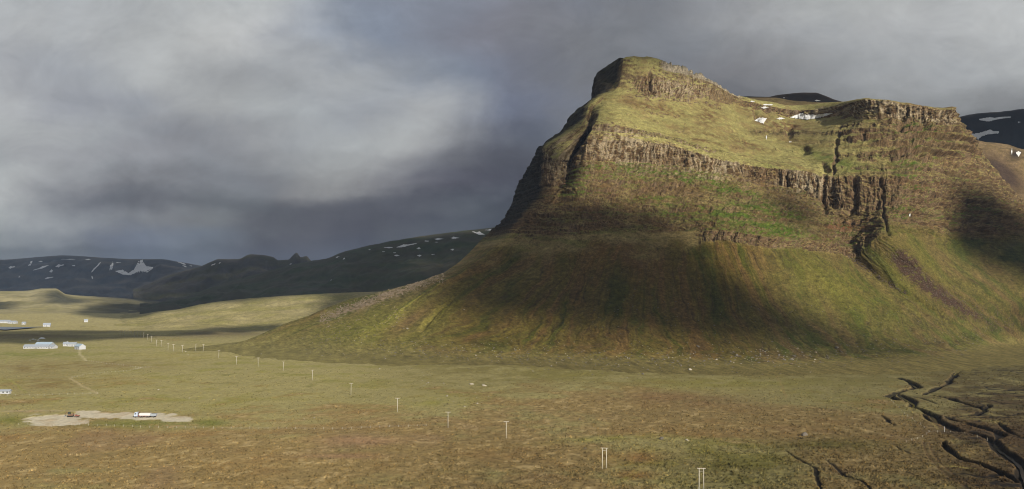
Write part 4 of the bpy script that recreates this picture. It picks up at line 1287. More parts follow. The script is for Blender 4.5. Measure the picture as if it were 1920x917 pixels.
def make_tpole():
    t = empty('power_pole', (0, 0, 0), 0, 'x', 'power pole', PG)
    mk('pole', lambda b: bm_tube(b, (0, 0, -.6), (0, 0, 9.2), .22, .17), M_WOOD, t, True)
    mk('crossarm', lambda b: bm_box(b, (0, 0, 9.28), (3.1, .2, .28)), M_WOOD, t)
    ins = None
    for x in (-1.2, 0, 1.2):
        if ins is None:
            ins = mk('insulator', lambda b: (bm_tube(b, (0, 0, 0), (0, 0, .14), .10, .10, 6), bm_tube(b, (0, 0, .14), (0, 0, .3), .07, .05, 6)), M_CERAM, t, loc=(x, 0, 9.38))
        else:
            c = ins.copy(); c.location = (x, 0, 9.38); C.objects.link(c); c.parent = t
    return t


def make_hpole():
    t = empty('double_power_pole', (0, 0, 0), 0, 'x', 'power pole', PG)
    for x in (-.95, .95):
        mk('pole', lambda b: bm_tube(b, (x, 0, -.6), (x * .98, 0, 9.3), .21, .16), M_WOOD, t, True)
    mk('crossarm', lambda b: bm_box(b, (0, 0, 9.38), (3.5, .2, .24)), M_WOOD, t)
    mk('brace', lambda b: bm_box(b, (0, -.2, 8.2), (2.1, .08, .12)), M_WOOD, t)
    for x in (-1.5, 0, 1.5):
        mk('insulator', lambda b: (bm_tube(b, (0, 0, 0), (0, 0, .14), .10, .10, 6), bm_tube(b, (0, 0, .14), (0, 0, .3), .07, .05, 6)), M_CERAM, t, loc=(x, 0, 9.5))
    return t


poles = [(1315, 921), (1133, 877), (949, 822), (840, 803), (745, 773), (658, 741), (586, 713), (531, 697), (484, 688), (443, 684), (410, 671), (381, 659), (367, 658),
         (342, 661), (325, 659), (315, 657), (302, 651), (293, 650), (284, 641), (277, 638), (269, 634), (264, 631), (258, 631), (252, 631.5), (246, 631), (240, 630), (234, 629.5), (229, 629), (225, 628.5)]
plabels = ['nearest double pole at the bottom edge of the picture', 'double pole by the small green ditch, second nearest', 'single pole nearest to the two double poles',
           'single pole with a dark hole at its foot', 'single pole on brown heath directly left of the one with the hole', 'single pole on the green rise left of the pale boulders',
           'single pole seventh from the front', 'single pole eighth from the front', 'single pole ninth from the front, on the green slope', 'single pole tenth from the front, slightly lower in the picture',
           'single pole just left of the talus foot', 'right one of the close pair of poles on the flat', 'left one of the close pair of poles on the flat',
           'pole with two pale stones at its foot', 'middle pole of the three left of the stones', 'left pole of the three by the stones', 'right pole of the pair on the green knoll slope', 'left pole of the pair on the green knoll slope',
           'pole part way up the knoll beside the pale track', 'pole near the top of the knoll track', 'pole at the head of the knoll track', 'last pole seen standing clear on the knoll']
tp = make_tpole(); hp = make_hpole()
used = set()
prevp = None
pole_tops = []
gpts = [G(x, y) for x, y in poles]
for i, (x, y) in enumerate(poles):
    kind = hp if i < 2 else tp
    if kind not in used:
        o = kind; used.add(kind)
    else:
        o = copy_tree(kind)
    g = gpts[i]
    g2 = gpts[i + 1] if i + 1 < len(poles) else gpts[i - 1]
    o.location = (g[0], g[1], drop(g[0], g[1]))
    ang = math.atan2(g2[1] - g[1], g2[0] - g[0]) + math.pi / 2
    # arms stand square to the line
    o.rotation_euler = (R(random.uniform(-1, 1)), R(random.uniform(-1, 1)), (ang if i < 2 else ang * 1.0) + (R(-35) if i < 12 else R(-20)))
    if i < len(plabels):
        o['label'] = plabels[i]
    else:
        o['label'] = 'tiny far pole in the cloud shadow beyond the knoll, one of the row'
    pole_tops.append(Vector(o.location) + Vector((0, 0, 9.7)))

# ------------------------------------------------------------------ fences of posts and wires
def fence(pts, n, label, h=1.25, r=.06, mat=M_WOOD, wires=True):
    P_ = np.array([G(*p)[:2] for p in pts])
    L_ = np.concatenate([[0], np.cumsum(np.linalg.norm(np.diff(P_, axis=0), axis=1))])
    s = np.linspace(0, L_[-1], n)
    xs = np.interp(s, L_, P_[:, 0]); ys = np.interp(s, L_, P_[:, 1])
    z0 = drop(xs[0], ys[0])
    t = empty('fence', (xs[0], ys[0], z0), 0, label, 'fence')
    first = None
    tops = []
    for i in range(n):
        z = drop(xs[i], ys[i]) - z0
        loc = (xs[i] - xs[0] + random.uniform(-.3, .3), ys[i] - ys[0] + random.uniform(-.3, .3), z)
        if first is None:
            first = mk('post', lambda b: bm_tube(b, (0, 0, -.3), (0, 0, h), r, r * .85, 6), mat, t, loc=loc)
            o = first
        else:
            o = first.copy(); o.location = loc; C.objects.link(o); o.parent = t
        k = random.uniform(.85, 1.2)
        o.scale = (1, 1, k)
        o.rotation_euler = (R(random.uniform(-6, 6)), R(random.uniform(-6, 6)), random.uniform(0, 3))
        tops.append(Vector(loc))
    if wires:
        def fw(b):
            for hh in (.45, .95):
                for a, c in zip(tops[:-1], tops[1:]):
                    bm_tube(b, a + Vector((0, 0, hh)), c + Vector((0, 0, hh)), .012, .012, 3)
        mk('wire', fw, M_WIRE, t)
    return t


fence([(133, 710), (160, 704), (200, 699), (240, 697), (268, 689), (285, 688)], 40, 'curving field fence above the pale diagonal bank', 1.25, .085)
fence([(-40, 742), (60, 741), (130, 739), (183, 737)], 17, 'straight field fence ending at the foot of the pale diagonal bank', 1.25, .085)
fence([(35, 798), (110, 799), (180, 800), (330, 803), (480, 804), (640, 806), (800, 800)], 46, 'long fence running below the gravel yard towards the power poles', 1.25, .085)
fence([(162, 677), (200, 682), (250, 688), (268, 691)], 22, 'far field fence running right from the farm track', 1.3, .11)
fence([(1672, 752), (1690, 770), (1716, 792), (1734, 806), (1742, 812)], 12, 'fence coming down beside the stream towards the tall gatepost', 1.3, .09)
fence([(1700, 829), (1713, 824), (1728, 821), (1748, 812), (1760, 811), (1800, 815), (1825, 818), (1850, 824)], 11, 'short fence crossing the grass by the tall gatepost', 1.3, .09)
gp = empty('gatepost', G(1771, 811), 0, 'tall white gatepost where two fences meet by the stream', 'post')
gp.location.z = drop(gp.location.x, gp.location.y)
mk('post', lambda b: bm_tube(b, (0, 0, -.4), (0, 0, 3.0), .14, .12, 8), M_WHITEW, gp)
mk('post_cap', lambda b: bm_tube(b, (0, 0, 3.0), (0, 0, 3.12), .18, .05, 8), M_WHITEW, gp)
mp = empty('marker_post', G(1309, 920), 0, 'short stake just left of the nearest double pole', 'post')
mk('post', lambda b: bm_tube(b, (0, 0, -.3), (0, 0, 1.5), .09, .08, 6), M_WOOD, mp)

# ------------------------------------------------------------------ farm buildings
def house(px, py, L_, W_, H_, rise, rz, wall, roof, label, name='barn', cat='building', nwin=4, chimney=False, doors=1, grp=None):
    g = G(px, py)
    z = drop(g[0], g[1])
    t = empty(name, (g[0], g[1], z), rz, label, cat, grp)
    mk('wall', lambda b: bm_prism(b, [(-L_ / 2, -.5), (L_ / 2, -.5), (L_ / 2, H_), (-L_ / 2, H_)], -W_ / 2, W_ / 2), wall, t)
    def gable(b):
        for s in (-1, 1):
            x0, x1 = s * L_ / 2, s * (L_ / 2 - .25)
            v = [b.verts.new(p) for p in ((x0, -W_ / 2, H_), (x0, W_ / 2, H_), (x0, 0, H_ + rise), (x1, -W_ / 2, H_), (x1, W_ / 2, H_), (x1, 0, H_ + rise))]
            for f in ((0, 1, 2), (5, 4, 3), (0, 2, 5, 3), (2, 1, 4, 5), (1, 0, 3, 4)):
                b.faces.new([v[i] for i in f])
    mk('gable', gable, wall, t)
    def roofm(b):
        o_ = .5; th = .18
        for s in (-1, 1):
            y0 = s * (W_ / 2 + o_); z0 = H_ - rise * o_ / (W_ / 2)
            v = []
            for x in (-L_ / 2 - o_, L_ / 2 + o_):
                for (y, zz) in ((y0, z0), (0, H_ + rise), (0, H_ + rise + th), (y0, z0 + th)):
                    v.append(b.verts.new((x, y + (0.002 * s), zz + .02)))
            for f in ((0, 1, 2, 3), (7, 6, 5, 4), (0, 4, 5, 1), (3, 2, 6, 7), (0, 3, 7, 4), (1, 5, 6, 2)):
                b.faces.new([v[i] for i in f])
    rf = mk('roof', roofm, roof, t)
    if chimney:
        mk('chimney', lambda b: bm_box(b, (L_ * .2, 0, H_ + rise + .5), (.8, .6, 1.4)), wall, rf)
    first = None
    for k in range(nwin):
        x = -L_ / 2 + L_ * (k + .5) / nwin
        if doors and k == nwin // 2:
            d = mk('door', lambda b: bm_box(b, (0, 0, H_ * .38), (min(3, L_ * .12), .12, H_ * .76)), M_DOOR, t, loc=(x, -W_ / 2 - .05, 0))
            continue
        f = mk('window', lambda b: bm_box(b, (0, 0, 0), (1.5, .14, 1.1)), M_WHITEW, t, loc=(x, -W_ / 2 - .04, H_ * .58))
        mk('pane', lambda b: bm_box(b, (0, -.09, 0), (1.2, .06, .85)), M_GLASS, f)
    return t


house(70, 654, 34, 10, 3.0, 2.6, R(4), M_WHITEW, M_ROOFW, 'long white farm building at the left end of the farm', nwin=9)
house(84, 651, 22, 12, 4.0, 3.0, R(2), M_WHITEW, M_ROOFB, 'tall barn with blue roof standing behind the long white building', nwin=4)
house(97, 653.5, 12, 9, 3.0, 2.4, R(-12), M_WHITEW, M_ROOFW, 'small white shed against the right end of the long building', nwin=3)
house(124, 649.5, 6.5, 7, 4.0, 2.2, R(6), M_WHITEW, M_ROOFW, 'little white farmhouse, left of the middle pair', name='farmhouse', nwin=2, chimney=True, doors=0)
house(135, 649.5, 13, 7, 3.6, 2.2, R(3), M_WHITEW, M_ROOFW, 'longer white farmhouse, right of the middle pair', name='farmhouse', nwin=4)
house(150, 654.5, 14, 9, 4.6, 3.2, R(-38), M_WHITEW, M_ROOFB, 'white building with grey blue roof turned at an angle, rightmost of the farm', nwin=3)
house(8, 737, 9.5, 3.2, 2.2, .9, R(2), M_WHITEW, M_ROOFW, 'lone long white hut on the field at the left edge', name='hut', nwin=3, doors=0)
house(-2, 606, 56, 14, 4.5, 3.5, R(3), M_WHITEW, M_ROOFW, 'long white building across the valley at the far left edge', nwin=6)
house(24, 606.5, 20, 10, 4.0, 3, R(-3), M_WHITEW, M_ROOFW, 'white building joined at the right of the long one across the valley', nwin=4)
house(45, 608.5, 8, 7, 4.0, 2.5, R(10), M_WHITEW, M_ROOFW, 'tiny lone white house right of the far long building', name='house', nwin=2, doors=0)
house(88, 612, 15, 10, 4.2, 4.0, R(20), M_WHITEW, M_ROOFW, 'white far farmhouse standing alone on the valley side', name='farmhouse', nwin=3)
house(161, 604, 9, 8, 5, 3, R(30), M_WHITEW, M_ROOFW, 'small pale house below the shaded hill, above the far poles', name='house', nwin=2, doors=0)

# bales / small pale storage mounds behind the farm
def mound(px, py, a, b_, h, label, mat=M_BALE):
    g = G(px, py)
    def f(bm):
        bmesh.ops.create_icosphere(bm, subdivisions=3, radius=1)
        for v in bm.verts:
            n = mnoise.noise(v.co * 1.7 + Vector((px, 0, 0))) * .15
            v.co = Vector((v.co.x * a * (1 + n), v.co.y * b_ * (1 + n), max(v.co.z, -.2) * h * (1 + n)))
    o = mk('bale_stack', f, mat, smooth=True, loc=(g[0], g[1], drop(g[0], g[1])))
    tag(o, label, 'bales', 'wrapped bale stacks behind the farm')


mound(79, 636, 5.2, 4, 2.6, 'largest white wrapped bale heap behind the farm')
mound(72, 639, 2.2, 2, 1.6, 'round white bale heap in front of the largest one')
mound(62, 637, 2.6, 2, 1.3, 'pale bale heap left of the round one')
mound(56, 638.5, 1.8, 1.5, .9, 'small bale heap farthest left behind the farm')
mound(67, 638, 1.5, 1.3, .8, 'tiny bale heap between its two neighbours')

# ------------------------------------------------------------------ articulated lorry
def wheel(parent, x, y, r=.52):
    w = mk('wheel', lambda b: bm_tube(b, (0, -.16, 0), (0, .16, 0), r * .5, r * .5, 12), M_STEEL, parent, loc=(x, y, r))
    def tyre(b):
        for i in range(18):
            pass
        bmesh.ops.create_cone(b, cap_ends=False, segments=18, radius1=r, radius2=r, depth=.3, matrix=Matrix.Rotation(R(90), 4, 'X'))
        for s in (-.15, .15):
            m = Matrix.Translation((0, s, 0)) @ Matrix.Rotation(R(90), 4, 'X')
            ring_o = [b.verts.new((math.cos(k * math.pi / 9) * r, s, math.sin(k * math.pi / 9) * r)) for k in range(18)]
            ring_i = [b.verts.new((math.cos(k * math.pi / 9) * r * .52, s, math.sin(k * math.pi / 9) * r * .52)) for k in range(18)]
            for k in range(18):
                j = (k + 1) % 18
                b.faces.new((ring_o[k], ring_o[j], ring_i[j], ring_i[k]))
    mk('tyre', tyre, M_TYRE, w, True)
    return w


g = G(273.5, 783)
lorry = empty('lorry', (g[0], g[1], drop(g[0], g[1])), R(-1), 'lorry with pale blue cab, red chassis and long white body parked on the gravel yard', 'lorry')
mk('cab', lambda b: bm_prism(b, [(-7.3, .7), (-7.35, 1.7), (-7.0, 3.0), (-6.6, 3.35), (-5.1, 3.45), (-5.0, .7)], -1.2, 1.2), M_CABW, lorry)
mk('windscreen', lambda b: bm_prism(b, [(-7.37, 1.8), (-7.05, 2.9), (-7.0, 2.9), (-7.3, 1.8)], -1.05, 1.05), M_GLASS, lorry)
for s in (-1, 1):
    mk('side_window', lambda b: bm_box(b, (-6.3, s * 1.21, 2.35), (1.0, .03, .75)), M_GLASS, lorry)
    mk('mirror', lambda b: bm_box(b, (-7.1, s * 1.38, 2.2), (.12, .2, .6)), M_TYRE, lorry)
    mk('headlight', lambda b: bm_box(b, (-7.36, s * .9, 1.0), (.06, .35, .22)), M_TRAIL, lorry)
mk('bumper', lambda b: bm_box(b, (-7.4, 0, .6), (.25, 2.4, .45)), M_TYRE, lorry)
mk('chassis', lambda b: (bm_box(b, (0, 0, .95), (14.0, .9, .3)), bm_box(b, (-4.3, 0, 1.05), (1.2, 2.3, .5))), M_RED, lorry)
mk('crane', lambda b: (bm_box(b, (-4.45, 0, 2.3), (.4, .5, 2.4)), bm_box(b, (-4.1, .1, 3.6), (1.1, .35, .35), ry=R(-35)), bm_box(b, (-4.5, 0, 2.9), (.7, 1.6, .3))), M_ORANGE, lorry)
mk('body_panel', lambda b: bm_box(b, (-.35, 0, 2.0), (7.0, 2.4, 1.5)), M_TRAIL, lorry)
mk('tail_box', lambda b: bm_box(b, (5.1, 0, 1.7), (3.7, 2.3, 1.3)), M_ROOFW, lorry)
mk('side_skirt', lambda b: bm_box(b, (-.6, 0, 1.0), (6.6, 2.3, .35)), M_RED, lorry)
for x in (-6.2, -3.0, -1.8, 1.2, 2.4):
    for s in (-1, 1):
        wheel(lorry, x, s * 1.05)
wheel(lorry, 5.6, -1.0, .45); wheel(lorry, 5.6, 1.0, .45)

# ------------------------------------------------------------------ digger
g = G(132, 782)
dig = empty('digger', (g[0], g[1], drop(g[0], g[1])), R(10), 'small rusty digger with dark cab on the gravel yard', 'digger')
for s in (-1, 1):
    mk('track', lambda b: bm_prism(b, [(-1.9, .35), (-1.6, .05), (1.6, .05), (1.9, .35), (1.7, .8), (-1.7, .8)], s * 1.15 - .28, s * 1.15 + .28), M_TYRE, dig)
mk('body', lambda b: (bm_box(b, (.3, 0, 1.35), (3.0, 2.3, .8), taper=.92), bm_box(b, (1.5, 0, 1.7), (1.2, 2.1, .9), taper=.85)), M_ORANGE, dig)
cb_ = mk('cab', lambda b: bm_box(b, (-.6, -.45, 2.5), (1.5, 1.2, 1.7), taper=.88), M_DGREEN, dig)
mk('cab_window', lambda b: bm_box(b, (-.6, -1.05, 2.65), (1.1, .05, .9)), M_GLASS, cb_)
mk('boom', lambda b: (bm_tube(b, (-1.0, .4, 1.6), (-2.6, .4, 3.1), .24, .2, 6), bm_tube(b, (-2.6, .4, 3.1), (-3.5, .4, 1.3), .18, .14, 6)), M_ORANGE, dig)
mk('bucket', lambda b: bm_prism(b, [(-4.0, .2), (-3.9, .9), (-3.3, 1.4), (-3.1, .9), (-3.3, .2)], -.1, .9), M_STEEL, dig)
g = G(136, 782)
tr_ = empty('trailer', (g[0] + 3.4, g[1] - 1.0, drop(g[0] + 3.4, g[1] - 1)), R(5), 'low rusty trailer with stacked pallets parked right of the digger', 'trailer')
mk('deck', lambda b: bm_box(b, (0, 0, .8), (3.2, 1.8, .2)), M_ORANGE, tr_)
mk('load', lambda b: (bm_box(b, (-.7, 0, 1.3), (1.2, 1.3, .8)), bm_box(b, (.9, 0, 1.15), (1.0, 1.2, .5))), M_RED, tr_)
mk('drawbar', lambda b: bm_tube(b, (-1.5, 0, .75), (-2.6, 0, .6), .07, .07, 6), M_STEEL, tr_)
for s in (-1, 1):
    wheel(tr_, .2, s * .85, .38)

# ------------------------------------------------------------------ boulders
def rock_mesh(seed, sub=2, name='boulder', mat=M_ROCKP):
    bm = bmesh.new()
    bmesh.ops.create_icosphere(bm, subdivisions=sub, radius=1)
    rr = random.Random(seed)
    planes = [(Vector((rr.gauss(0, 1), rr.gauss(0, 1), rr.gauss(0, .7))).normalized(), rr.uniform(.55, .9)) for _ in range(9)]
    for v in bm.verts:
        for n, d in planes:
            k = v.co.dot(n)
            if k > d:
                v.co -= n * (k - d)
        v.co *= 1 + .1 * mnoise.noise(v.co * 2 + Vector((seed, 0, 0)))
        v.co.x *= 1.15; v.co.z *= .8
    me = bpy.data.meshes.new(name)
    bm.to_mesh(me); bm.free()
    me.materials.append(mat)
    return me


BME = {('p', k): rock_mesh(k, 2, 'boulder', M_ROCKP) for k in range(4)}
BME.update({('d', k): rock_mesh(k + 20, 2, 'boulder', M_ROCKD) for k in range(4)})
BME.update({('t', k): rock_mesh(k + 40, 2, 'boulder', M_ROCKT) for k in range(4)})


def boulder(px, py, wpx, kind, label, grp=None, flat=.8):
    h = hit(px, py, [ground, mountain])
    if h is None:
        return
    r = wpx * h[0] / F / (2.6 if kind == 'p' else 2.1)
    o = bpy.data.objects.new('boulder', BME[(kind, random.randrange(4))])
    o.location = h[1] + Vector((0, 0, r * .25))
    o.scale = (r * random.uniform(.9, 1.15), r * random.uniform(.8, 1.1), r * flat * random.uniform(.85, 1.15))
    o.rotation_euler = (random.uniform(-.3, .3), random.uniform(-.3, .3), random.uniform(0, 6.28))
    C.objects.link(o)
    tag(o, label, 'boulder', grp)


boulder(884, 721, 10, 'p', 'left of the two large pale boulders on the green flat', 'large pale boulders', .6)
boulder(908, 724, 12, 'p', 'right of the two large pale boulders, with a dark hollow beside it', 'large pale boulders', .6)
boulder(838, 743, 6, 'p', 'pale boulder among stones between two power poles')
boulder(895, 757, 6, 'p', 'pale boulder right of the stones, with a dark shadow')
boulder(871, 763, 5, 'p', 'small pale boulder just below and left of its neighbour')
boulder(832, 719, 5, 'p', 'pale boulder left of the two large ones')
boulder(803, 718, 5, 'p', 'pale boulder farther left of the two large ones')
boulder(712, 692, 4, 'p', 'white stone near the talus foot')
boulder(764, 617, 7, 'p', 'bright white boulder on the lower left talus')
boulder(892, 667, 6, 'p', 'pale boulder at the talus foot above the brown mound')
boulder(1294, 694, 9, 'p', 'boulder casting a long shadow on the grass at the talus foot')
boulder(1485, 675, 9, 'p', 'largest pale boulder at the foot of the shaded talus')
boulder(1569, 653, 9, 'd', 'dark boulder pair on the right talus foot')
boulder(1508, 817, 13, 'd', 'grey boulder lying on grass in the lower right moor')
boulder(1288, 826, 8, 'p', 'pale boulder next to the dark hollow right of the double pole')
boulder(1240, 824, 12, 'd', 'black rock outcrop on the moor above the double pole')
boulder(1097, 841, 5, 'd', 'dark stone left of the second double pole')
boulder(297, 731.5, 5, 'p', 'white stone in the middle of the left meadow')
boulder(355, 747, 4, 'p', 'small white stone below the left meadow')
boulder(589, 784, 4, 'p', 'white stone on the moor below the power line')
boulder(570, 786, 3.5, 'p', 'smaller white stone left of its twin below the power line')
boulder(348, 660, 3.4, 'p', 'upper of two white stones by a far pole')
boulder(353, 666, 3.4, 'p', 'lower of two white stones by a far pole')
boulder(490, 664, 3.2, 'p', 'white stone alone on the meadow left of the talus')
boulder(870, 581, 3.2, 'p', 'single white stone glowing on the shaded talus')
boulder(1087, 787, 5, 'd', 'dark block beside the pole shadow on the moor')
boulder(1205, 702, 6, 'd', 'dark lump by the little curved ditch')
for i in range(46):
    x = random.gauss(1400, 90); y = 668 + random.gauss(0, 12) - abs(x - 1400) * .03
    boulder(x, y, random.uniform(2.5, 6.0), random.choice('ddtp'), 'one of the many boulders strewn on the foot of the shaded talus', 'boulders strewn on the talus foot')


def rock_field(name, samples, mat, label=None, seed=0):
    """joined field of many small stones: samples = list of (px, py, size m)"""
    rr = random.Random(seed)
    base = rock_mesh(seed, 1, name + '_tmp', mat)
    bv = np.array([v.co[:] for v in base.vertices]); bf = np.array([p.vertices[:] for p in base.polygons])
    V_, F_ = [], []
    n = 0
    for (x, y, s) in samples:
        h = hit(x, y, [ground, mountain])
        if h is None:
            continue
        a = rr.uniform(0, 6.28); c, s_ = math.cos(a), math.sin(a)
        Rm = np.array([[c, -s_, 0], [s_, c, 0], [0, 0, 1]])
        sc = np.array([s * rr.uniform(.7, 1.3), s * rr.uniform(.7, 1.2), s * rr.uniform(.5, 1.1)])
        V_.append((bv * sc) @ Rm.T + np.array(h[1]) + np.array([0, 0, s * .2]))
        F_.append(bf + n); n += len(bv)
    bpy.data.meshes.remove(base)
    V_ = np.concatenate(V_); F_ = np.concatenate(F_)
    me = bpy.data.meshes.new(name)
    me.from_pydata(V_.tolist(), [], F_.tolist())
    me.materials.append(mat)
    o = bpy.data.objects.new(name, me)
    C.objects.link(o)
    tag(o, label, 'stones', kind='stuff')


def along(pts, n, spread, s0, s1):
    out = []
    xs = [p[0] for p in pts]
    for _ in range(n):
        x = random.uniform(xs[0], xs[-1])
        y = np.interp(x, xs, [p[1] for p in pts]) + random.gauss(0, spread)
        out.append((x, float(y), random.uniform(s0, s1) ** 1.0))
    return out


rock_field('scree', along([(600, 598), (680, 568), (740, 548), (800, 527), (835, 517)], 1300, 5.5, .4, 1.3) + along([(600, 625), (760, 590)], 160, 14, .4, 1.1), M_ROCKT, 'band of tan broken rock along the left shoulder of the talus', 3)
rock_field('scree', along([(1660, 470), (1700, 500), (1760, 545), (1820, 580), (1900, 615)], 700, 12, .4, 1.2) + along([(1590, 480), (1640, 515), (1700, 552)], 160, 3, .5, 1.3), plain_mat('purple brown scree', (0.10, 0.075, 0.062), 0.95, 0.25, .8, spec=.1), 'purple brown scree on the right hand fan', 4)
rock_field('scattered_stones', along([(560, 640), (800, 655), (1100, 672), (1350, 675), (1600, 665), (1850, 630)], 1000, 13, .4, 1.15) + along([(1100, 560), (1500, 610), (1850, 610)], 260, 35, .35, 1.1), M_ROCKD, 'dark stones scattered over the foot of the slopes', 5)
rock_field('scattered_stones', along([(560, 640), (800, 650), (1100, 672), (1350, 672), (1560, 668)], 260, 14, .3, .9) + along([(780, 705), (900, 745), (960, 700)], 45, 12, .25, .5), M_ROCKP, 'pale stones scattered over the grass below the talus', 6)

# ------------------------------------------------------------------ shade-giving clouds (high between the sun and the land)
def inside(poly, x, y):
    c = False
    n = len(poly)
    j = n - 1
    for i in range(n):
        xi, yi = poly[i]; xj, yj = poly[j]
        if (yi > y) != (yj > y) and x < (xj - xi) * (y - yi) / (yj - yi) + xi:
            c = not c
        j = i
    return c


def edge_dist(poly, x, y):
    b = 1e9
    for (x0, y0), (x1, y1) in zip(poly, poly[1:] + poly[:1]):
        dx, dy = x1 - x0, y1 - y0
        t = max(0, min(1, ((x - x0) * dx + (y - y0) * dy) / (dx * dx + dy * dy + 1e-9)))
        b = min(b, math.hypot(x - x0 - t * dx, y - y0 - t * dy))
    return b


M_CLOUD = plain_mat('cloud', (0.85, 0.86, 0.88), 1.0, 0.05, .002, spec=0.0)
_b = bmesh.new(); bmesh.ops.create_icosphere(_b, subdivisions=1, radius=1)
PV = np.array([v.co[:] for v in _b.verts]); PF = np.array([[v.index for v in f.verts] for f in _b.faces]); _b.free()
CLOUD_N = [0]


def cloud(poly, step, rad, soft, label, objs=None, holes=(), lift=2600.0):
    """puffs of cloud standing towards the sun from the land the poly covers"""
    rr = random.Random(len(poly) * 7 + int(step * 10))
    xs = [p[0] for p in poly]; ys = [p[1] for p in poly]
    V_, F_ = [], []
    n = 0
    y = min(ys)
    while y < max(ys):
        x = min(xs)
        while x < max(xs):
            qx, qy = x + rr.uniform(-.35, .35) * step, y + rr.uniform(-.35, .35) * step
            if inside(poly, qx, qy) and not any(inside(h, qx, qy) for h in holes):
                e = edge_dist(poly, qx, qy)
                nn = mnoise.noise(Vector((qx / 60, qy / 40, 0))) * .5
                keep = min(1.0, e / soft + .15 + nn * .5) if soft else 1
                if rr.random() < keep:
                    h = hit(qx, qy, objs)
                    if h is not None:
                        loc = h[1]
                        z = lift + rr.uniform(-220, 260)
                        t = (z - loc.z) / SUN.z
                        c = np.array(loc + SUN * t)
                        r_ = max(rad, step * 1.05) * h[0] / F * rr.uniform(.9, 1.3)
                        V_.append(PV * r_ * np.array([1, 1, .9]) + c)
                        F_.append(PF + n); n += len(PV)
            x += step
        y += step
    if not V_:
        return
    V_ = np.concatenate(V_); F_ = np.concatenate(F_)
    c = V_.mean(0)
    me = bpy.data.meshes.new('cloud')
    me.from_pydata((V_ - c).tolist(), [], F_.tolist())
    me.materials.append(M_CLOUD)
    for p in me.polygons: p.use_smooth = True
    o = bpy.data.objects.new('cloud', me)
    o.location = c
    C.objects.link(o)
    tag(o, label, 'cloud', kind='structure')


cloud([(905, 440), (930, 415), (1000, 385), (1090, 368), (1190, 374), (1270, 405), (1330, 470), (1400, 515), (1470, 560), (1540, 606), (1640, 630), (1760, 642), (1800, 658), (1700, 672), (1600, 670), (1480, 655), (1380, 650), (1250, 640), (1120, 628), (960, 612), (850, 590), (780, 560), (820, 500)],
      11, 9.5, 36, 'cloud shading the great central talus')
cloud([(1790, 340), (1850, 347), (1900, 385), (2050, 420), (2050, 600), (1920, 525), (1850, 505), (1800, 475), (1780, 430)], 8, 10, 9, 'cloud shading the right hand corner of the mountain')
cloud([(1462, 358), (1500, 362), (1528, 395), (1530, 440), (1500, 430), (1462, 400)], 8, 7, 6, 'small cloud shading a patch of the layered wall')
cloud([(1885, 600), (1990, 585), (1990, 625), (1900, 618)], 8, 7, 4, 'small cloud shading the right end of the fan')

def cloud_w(poly, step, soft, label, objs, lift=2600.0, world=False):
    """the same, but the covered land is walked over in metres (for ground seen at a grazing angle)"""
    rr = random.Random(int(step * 3) + len(poly))
    pts = []
    for (x, y) in poly:
        if world:
            pts.append(((x - 960) / F * y, y))
            continue
        h = hit(x, y, objs)
        if h is not None:
            pts.append((h[1].x, h[1].y))
    xs = [p[0] for p in pts]; ys = [p[1] for p in pts]
    V_, F_ = [], []; n = 0
    y = min(ys)
    while y < max(ys):
        x = min(xs)
        while x < max(xs):
            qx, qy = x + rr.uniform(-.4, .4) * step, y + rr.uniform(-.4, .4) * step
            if inside(pts, qx, qy):
                e = edge_dist(pts, qx, qy)
                if not soft or rr.random() < e / soft + .25 + .3 * mnoise.noise(Vector((qx / 150, qy / 150, 0))):
                    loc = Vector((qx, qy, drop(qx, qy, objs)))
                    c = np.array(loc + SUN * ((lift + rr.uniform(-200, 260) - loc.z) / SUN.z))
                    r_ = step * rr.uniform(.8, 1.05)
                    V_.append(PV * r_ + c); F_.append(PF + n); n += len(PV)
            x += step
        y += step
    V_ = np.concatenate(V_); F_ = np.concatenate(F_)
    c = V_.mean(0)
    me = bpy.data.meshes.new('cloud')
    me.from_pydata((V_ - c).tolist(), [], F_.tolist())
    me.materials.append(M_CLOUD)
    for p in me.polygons: p.use_smooth = True
    o = bpy.data.objects.new('cloud', me)
    o.location = c
    C.objects.link(o)
    tag(o, label, 'cloud', kind='structure')


# left of the arete the hillside is under cloud as well
cloud([(600, 590), (830, 512), (950, 415), (905, 440), (850, 478), (800, 505), (640, 545)], 7, 7, 0, 'cloud shading the hidden north flank', objs=[mountain])
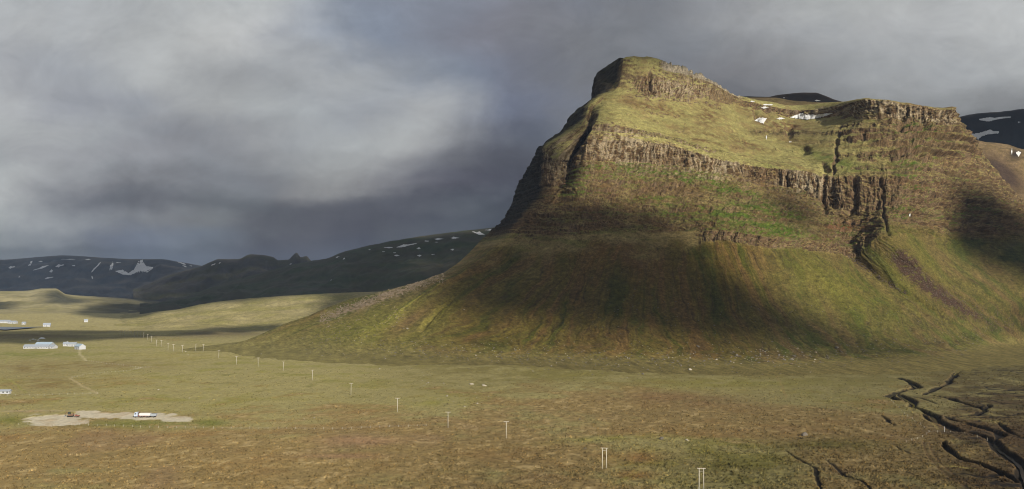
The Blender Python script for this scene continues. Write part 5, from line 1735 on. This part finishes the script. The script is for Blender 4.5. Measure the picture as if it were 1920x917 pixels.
# far valley
cloud_w([(-300, 633), (0, 622), (120, 620), (300, 622), (400, 618), (470, 613), (560, 610), (640, 606), (640, 618), (520, 618), (400, 624), (250, 632), (100, 641), (-300, 646)], 24, 14, 'cloud shading a band across the valley floor', [ground, hills[4]], lift=950.0)
cloud_w([(225, 5300), (640, 5200), (660, 2760), (420, 2590), (265, 2550), (195, 2660), (158, 3000), (150, 3500), (175, 3900), (300, 4300)], 42, 50, 'cloud shading the hollow behind the sunlit low hill', [hills[2], ground], lift=2600.0, world=True)
cloud([(60, 604), (230, 588), (300, 566), (380, 545), (520, 500), (640, 470), (930, 422), (1010, 410), (1010, 570), (640, 600), (200, 606)], 7, 9.5, 0, 'cloud shading the whole dark hillside', objs=[hills[3]], lift=3600.0)
cloud_w([(600, 1900), (612, 2300), (628, 2500), (715, 2500), (715, 1850)], 36, 20, 'cloud shading the end of the sunlit low hill', [hills[4], ground], world=True)
cloud([(-200, 465), (400, 465), (620, 470), (700, 560), (420, 570), (260, 570), (100, 560), (-200, 560)], 6, 8, 0, 'cloud shading the far ranges', objs=[hills[0], hills[1]], lift=5200.0)
cloud_w([(85, 565), (95, 544), (112, 550), (130, 556), (170, 562), (150, 568), (60, 572)], 50, 50, 'cloud shading the foothill hollow', [hills[2]], lift=4300.0)
cloud_w([(-60, 566), (20, 566), (28, 574), (10, 580), (-60, 580)], 50, 50, 'cloud shading the left end of the foothills', [hills[2]], lift=4300.0)
cloud([(1780, 190), (2000, 180), (2000, 290), (1780, 290)], 9, 9.5, 0, 'cloud shading the dark snowy mountain', objs=[hills[6]])
cloud([(1380, 170), (1620, 170), (1620, 205), (1380, 200)], 6, 6, 0, 'cloud shading the dark hill behind the plateau', objs=[hills[8]])

# ------------------------------------------------------------------ haze
HAZE = 1
if HAZE:
    def hz(b):
        bm_box(b, (0, 5200, 256), (15000, 12400, 532))
    m = bpy.data.materials.new('valley air')
    m.use_nodes = True
    t = m.node_tree
    t.nodes.clear()
    pv = NN(t, 'ShaderNodeVolumePrincipled')
    pv.inputs['Color'].default_value = (0.50, 0.68, 1.0, 1)
    pv.inputs['Density'].default_value = 0.000021
    pv.inputs['Anisotropy'].default_value = 0.0
    oo = NN(t, 'ShaderNodeOutputMaterial')
    t.links.new(pv.outputs[0], oo.inputs['Volume'])
    h = mk('haze', hz, m)
    tag(h, 'thin blue valley haze', 'haze', kind='stuff')
